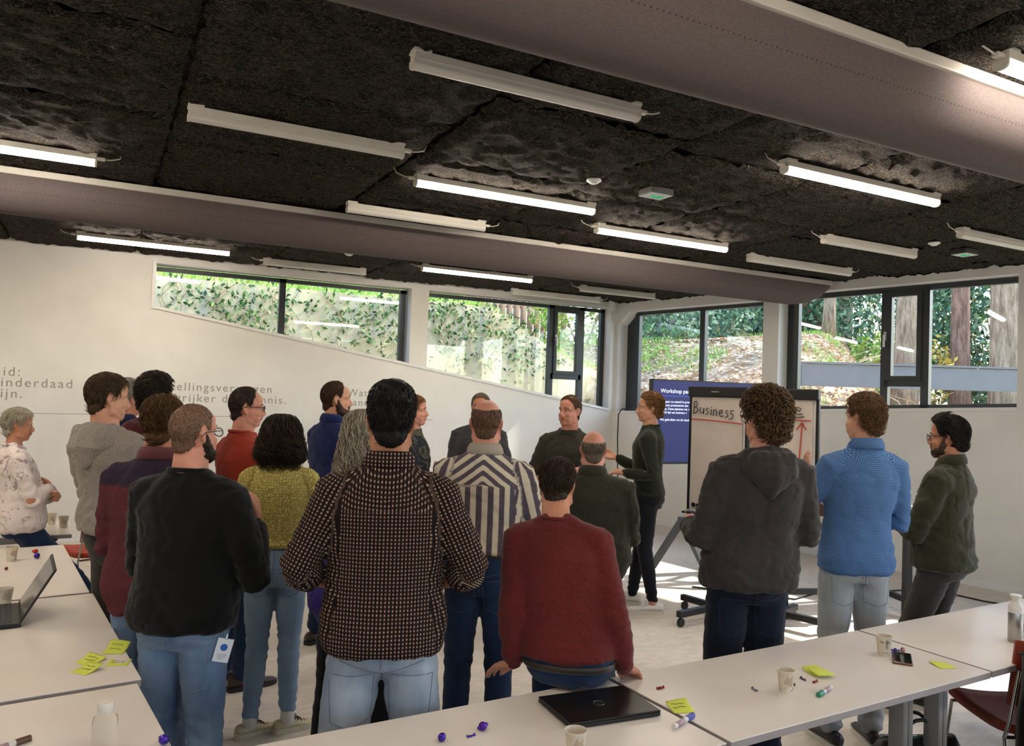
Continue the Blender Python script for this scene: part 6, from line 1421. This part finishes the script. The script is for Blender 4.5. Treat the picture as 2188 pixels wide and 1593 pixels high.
# 8 yellow lace
SNEAK_C = dict(mat=fabric('cream sneaker', (196, 186, 150), 'leather'), lace=M_LACE, sole=plain('cream sole', (206, 198, 172), 0.6), thick=0.034)
person('woman with dark curly hair in a yellow lace top and light blue jeans', **who('yellow'), H=1.645, skin=SKIN_B, fem=True, seed=8, width=1.06, fat=0.1,
       hairspec=dict(kind='long', mat=hair_mat('hair black brown', (30, 20, 14), (72, 50, 30)), profile=[(.240, .03, .04, -.01), (.230, .068, .080, -.01), (.195, .098, .110, -.012), (.14, .116, .126, -.014), (.07, .132, .132, -.02), (.01, .148, .132, -.028), (-.04, .150, .118, -.034), (-.065, .12, .09, -.04)], strands=900, wave=0.019, freq=78, sw=0.0033),
       shirt=top(fabric_lace(), 'lace_top', ease=0.016, uv='lace', sleeve=0.012, fold=0.7), trousers=jeans(J_SKY, 'slim', short=0.035, top=1.085), shoes=SNEAK_C, arms=crossed(), head=(4, -2, 0), hem=1.055, untuck=0.016, socks=plain('white sock', (210, 206, 198), 0.9), legs={'R': ((.085, .03, .5), (.095, .02, .085), 62), 'L': ((-.085, .02, .5), (-.105, -.02, .085), 58)},
       extra=back_pockets(J_SKY, 0.93, .12, .13, .078))
# 9 navy shirt
person('bearded man in a navy shirt with rolled sleeves and crossed arms', **who('navy'), H=1.84, skin=SKIN_A, face=True, seed=9, width=1.02,
       hairspec=dict(line='recede', thick=0.010, mat=hair_mat('hair short brown', (58, 42, 30)), comb='down', slen=0.018, strands=1000),
       shirt=top(fabric('navy cotton', (30, 38, 82), 'plain'), 'shirt', ease=0.020, fold=1.3), trousers=jeans(J_DARK), shoes=SHOE_BR, arms=crossed(), head=(26, 0, 0), beard=dict(mat=hair_mat('beard brown', (46, 33, 24)), w=0.011), collar='shirt', sleeve=0.72)
# 10 long grey hair, purple
person('woman with long wavy grey hair in a purple top behind the checked shirt', **who('purple'), H=1.70, skin=SKIN_B, fem=True, seed=10, width=1.05, fat=0.2,
       hairspec=dict(kind='long', mat=hair_mat('hair long grey', (128, 118, 102), (186, 176, 158)), profile=[(.240, .03, .04, -.01), (.230, .07, .082, -.01), (.195, .094, .108, -.012), (.14, .104, .118, -.014), (.06, .112, .122, -.022), (-.03, .126, .118, -.04), (-.11, .128, .098, -.058), (-.19, .10, .065, -.07)], strands=900, wave=0.018, freq=62, sw=0.0033),
       shirt=top(fabric('purple jersey', (52, 40, 104), 'plain'), 'tunic', ease=0.026), trousers=jeans(T_BLACK, 'loose'), shoes=SNEAK_B, arms=crossed(), head=(4, 0, 0), hem=0.82, untuck=0.02,
       legs={'R': ((.12, .02, .5), (.15, .02, .085), 8), 'L': ((-.12, .02, .5), (-.15, 0.0, .085), -8)})
# 11 checked shirt
def cuffs(root, d):
    for nm in 'RL':
        sh, el, wr_, hd, pn, curl = d['J'][nm]; ax = (wr_ - el).normalized(); s = d['s']; p = el + ax * 0.045
        o = MB().tube([p - ax * .035, p, p + ax * .030], [.063 * s, .066 * s, .065 * s], 20, caps=False).build('rolled_cuff', fabric_check(), root, smooth=True)
        A = np.array([list(v.co) for v in o.data.vertices]); t = o.data.attributes.new('cloth_uv', 'FLOAT_VECTOR', 'POINT'); U = np.zeros_like(A); U[:, 0] = A[:, 1] + A[:, 2]; U[:, 1] = A @ np.array(ax); t.data.foreach_set('vector', U.ravel())
person('man with black hair in a brown checked shirt, hands on hips, light blue jeans', **who('check'), H=1.80, skin=SKIN_C, seed=11, width=1.06, fat=0.15,
       hairspec=dict(line='full', thick=0.020, mat=hair_mat('hair black', (15, 13, 12), (30, 26, 24)), comb='down', slen=0.022, strands=1700, lift=0.2, lump=0.15, volume=lambda az, el: 0.018 * max(0, min(1, (el - 20) / 40))),
       shirt=top(fabric_check(), 'shirt', ease=0.022, uv='check', yoke=1.38, sleeve=0.014, fold=1.0), trousers=jeans(J_LIGHT, 'loose'), shoes=SNEAK_B,
       arms={'R': ((.300, -.03, 1.17), (.180, .13, 1.085), V(-.7, .7, -.25), V(-.6, -.6, 0), .15), 'L': ((-.300, -.03, 1.17), (-.180, .13, 1.085), V(.7, .7, -.25), V(.6, -.6, 0), .15)},
       head=(0, 0, 0), collar='shirt', sleeve=0.60, hem=0.895, untuck=0.012, extra=both(cuffs, back_pockets(J_LIGHT, 0.83, .15, .16, .098)),
       legs={'R': ((.135, .01, .5), (.165, .0, .085), 12), 'L': ((-.135, .01, .5), (-.165, 0.0, .085), -12)})
# 12 dark t-shirt
person('ginger-haired man in a dark patterned T-shirt with bare crossed forearms', **who('tshirt'), H=1.755, skin=SKIN_D, face=True, seed=12, width=1.0,
       hairspec=dict(line='full', thick=0.018, mat=hair_mat('hair ginger', (112, 76, 46)), comb='fwd', slen=0.026, strands=1200),
       shirt=top(fabric_print('dark print cotton', (34, 36, 44), (84, 82, 66), 6.0, .5, .56), 't_shirt', ease=0.020), trousers=jeans(J_DARK), shoes=SNEAK_B, arms=crossed(), head=(-2, 2, 0), collar='crew', sleeve=0.36)
# 13 grey far man
person('man in a dark grey long-sleeved top behind the striped shirt', **who('greyfar'), H=1.79, skin=SKIN_B, face=True, seed=13, width=1.06,
       hairspec=dict(line='short', thick=0.014, mat=hair_mat('hair ash grey', (104, 92, 80)), comb='fwd', slen=0.024, strands=900),
       shirt=top(fabric('charcoal jersey', (62, 60, 62), 'plain'), 'sweater', ease=0.020), trousers=jeans(J_DARK), shoes=SNEAK_B, arms=crossed(), head=(20, 0, 0), collar='crew')
# 14 striped shirt
person('bald man in a cream and grey striped shirt and dark blue jeans', **who('stripe'), H=1.765, skin=SKIN_D, seed=14, width=1.08, fat=0.2,
       hairspec=dict(line='full', thick=0.0045, mat=hair_mat('hair cropped brown', (96, 72, 56)), comb='down', slen=0.010, strands=900, lump=0.15, top=26.0),
       shirt=top(fabric_stripes(), 'shirt', ease=0.024, uv='stripe', yoke=1.375, sleeve=0.016, fold=1.2), trousers=jeans(J_DARK, 'straight', belt=M_BELT, top=1.05), shoes=SHOE_BR, arms=crossed(), head=(0, 0, 0), collar='shirt', hem=1.035, untuck=0.014, extra=back_pockets(J_DARK, 0.92))
# 15 olive t-shirt facing us
person('man in a dark olive T-shirt facing the room with crossed arms and a wristwatch', **who('olivetee'), H=1.80, skin=SKIN_D, face=True, seed=15, width=1.02,
       hairspec=dict(line='short', thick=0.012, mat=hair_mat('hair short chestnut', (82, 60, 42)), comb='fwd', slen=0.018, strands=1000),
       shirt=top(fabric('dark olive jersey', (50, 48, 40), 'plain'), 't_shirt', ease=0.020), trousers=jeans(J_DARK), shoes=SNEAK_B, arms=crossed(), head=(30, 0, 0), collar='crew', sleeve=0.38, extra=watch('R', M_STEEL, M_DARK))
# 16 bald in green knit
person('bald man with a grey hair fringe in a dark green knit sweater', **who('greenbald'), H=1.605, skin=SKIN_D, seed=16, width=1.16, fat=0.5,
       hairspec=dict(line='full', thick=0.007, mat=hair_mat('hair grey fringe', (112, 98, 84), (150, 138, 122)), comb='down', slen=0.016, strands=900, lump=0.2, top=12.0),
       shirt=top(fabric('dark green knit', (54, 52, 42), 'knit'), 'sweater', ease=0.028, sleeve=0.018, fold=1.1), trousers=jeans(J_DARK), shoes=SHOE_BR, arms=crossed(), head=(-4, 0, 0), collar='zip')
# 17 seated in maroon
person('man in a maroon sweater sitting on the front table, hands on its edge', **who('maroon'), H=1.545, skin=SKIN_B, seed=17, width=1.02, fat=0.3, tilt=-0.15,
       hairspec=dict(line='full', thick=0.018, mat=hair_mat('hair soft brown', (48, 37, 28)), comb='down', slen=0.030, strands=1500, lift=0.25),
       shirt=top(fabric('maroon melange knit', (92, 34, 32), 'melange'), 'sweater', ease=0.022, sleeve=0.013, fold=0.8), trousers=jeans(J_DARK, 'straight', belt=M_BELT, top=0.962, belt_z=0.926), shoes=SNEAK_B,
       arms={'R': ((.222, -.05, 1.10), (.232, .03, .895), V(.35, .75, -.35), V(0, -.3, -1), .25), 'L': ((-.222, -.06, 1.10), (-.236, -.01, .895), V(-.8, .35, -.35), V(0, -.2, -1), .25)},
       head=(2, -8, 0), lean=0.16, slouch=0.34, headfwd=0.02, hip_z=0.82, hem=0.945, collar='crew',
       legs={'R': ((.13, .43, .80), (.13, .46, .36), 8), 'L': ((-.13, .43, .80), (-.13, .46, .36), -8), 'hang': True})
# 18 presenter
person('presenter in a dark green sweater, black jeans and white sneakers gesturing with one hand', **who('presenter'), H=1.84, skin=SKIN_A, face=True, seed=18, width=1.02,
       hairspec=dict(line='full', thick=0.020, mat=hair_mat('hair dark blond', (112, 80, 46)), comb='back', slen=0.05, strands=1300, lift=0.2, volume=lambda az, el: 0.010 if abs(az) > 100 else 0.004),
       shirt=top(fabric('forest green knit', (40, 44, 34), 'knit'), 'sweater', ease=0.014, sleeve=0.008, fold=0.8), trousers=jeans(J_BLACK, 'slim'), shoes=SNEAK_W,
       arms={'L': ((-.235, -.07, 1.12), (-.175, .18, 1.135), V(.2, 1, .05), V(.3, 0, -1), .55), 'R': ((.225, .10, 1.13), (.17, .30, 1.235), V(-.1, 1, .15), V(-.6, 0, .8), .12)},
       head=(-14, 2, 0), collar='crew', hem=0.955, extra=watch('L', M_STEEL, M_STEEL), legs={'R': ((.09, .06, .5), (.12, .12, .085), 8), 'L': ((-.09, -.0, .5), (-.11, -.08, .085), -12)})
# 19 dark hoodie
person('man with curly brown hair in a charcoal hoodie holding a yellow note', **who('darkhood'), H=1.835, skin=SKIN_D, face=True, seed=19, width=1.02, fat=0.25, tilt=0.12,
       hairspec=dict(line='low', thick=0.036, mat=hair_mat('hair curly brown', (78, 58, 38), (122, 94, 62)), comb='mess', slen=0.045, strands=1900, lift=0.8, lump=0.5, swidth=0.003),
       shirt=top(fabric('charcoal fleece', (56, 51, 50), 'plain'), 'hoodie', ease=0.028, sleeve=0.020, fold=1.5), trousers=jeans(J_INK, 'loose'), shoes=SNEAK_B,
       arms={'L': ((-.252, -.02, 1.12), (-.235, .22, 1.135), V(.1, 1, .05), V(1, 0, -.2), .6), 'R': ((.252, -.02, 1.13), (.20, .20, 1.15), V(-.3, 1, .1), V(-1, 0, 0), .4)},
       head=(-22, 0, 0), collar='hood', hem=0.90, untuck=0.02, glasses=M_STEEL, extra=both(back_pockets(J_INK, 0.86), lambda root, d: NOTE.update(p=d['J']['L'][2] + V(.02, .115, .035))))
# 20 blue dotted shirt
person('man in a blue dotted shirt hanging over pale grey jeans with one hand raised', **who('blue'), H=1.85, skin=SKIN_A, face=True, seed=20, width=0.96, tilt=0.07,
       hairspec=dict(line='full', thick=0.022, mat=hair_mat('hair light brown', (92, 68, 44)), comb='mess', slen=0.030, strands=1500, lift=0.5),
       shirt=top(fabric_dotted(), 'shirt', ease=0.015, uv='dot', yoke=1.38, sleeve=0.014, fold=0.9), trousers=jeans(J_PALE, 'straight'), shoes=SNEAK_B,
       arms={'L': ((-.285, .10, 1.17), (-.12, .30, 1.33), V(-.35, .5, 1), V(.7, -.5, 0), .4), 'R': ((.258, .05, 1.13), (-.06, .24, 1.16), V(-1, .1, .1), V(0, -1, 0), .2)},
       head=(-24, 0, 0), collar='shirt', hem=0.88, untuck=0.014, extra=back_pockets(J_PALE, 0.89))
# 21 quarter zip
person('bearded man with glasses in an olive quarter-zip sweater at the right', **who('zip'), H=1.745, skin=SKIN_C, face=True, seed=21, width=1.04, fat=0.2,
       hairspec=dict(line='full', thick=0.022, mat=hair_mat('hair glossy black', (24, 18, 15), (46, 36, 30)), comb='back', slen=0.04, strands=1500, lift=0.25, volume=lambda az, el: 0.018 if (el > 35 and abs(az) < 70) else 0.002),
       shirt=top(fabric('olive fleece', (50, 50, 36), 'plain'), 'sweater', ease=0.026, sleeve=0.018, fold=1.3), trousers=jeans(J_GREY, 'straight'), shoes=SNEAK_D, arms=crossed(0.02), head=(-4, 0, 0), beard=dict(mat=hair_mat('beard black', (38, 28, 22)), w=0.003), glasses=M_DARK, collar='zip', hem=0.90, untuck=0.022, lean=-0.05,
       legs={'R': ((.10, .10, .5), (.10, .12, .085), 4), 'L': ((-.09, .14, .5), (-.12, .26, .085), -6)})
run_jobs()
# the yellow note in the hand of the man in the charcoal hoodie
HN = [o for o in COL.objects if o.name.startswith('person') and 'charcoal hoodie' in o.get('label', '')][0]
bpy.context.view_layer.update()
hp = HN.matrix_world @ NOTE['p']; nt_ = sticky('yellow note held in the hand of the man in the charcoal hoodie', hp.x, hp.y, 0, .2, 9, hp.z, text=False); nt_.rotation_euler = (R(72), R(12), HN.rotation_euler[2] + R(70))
for g in POST: g()
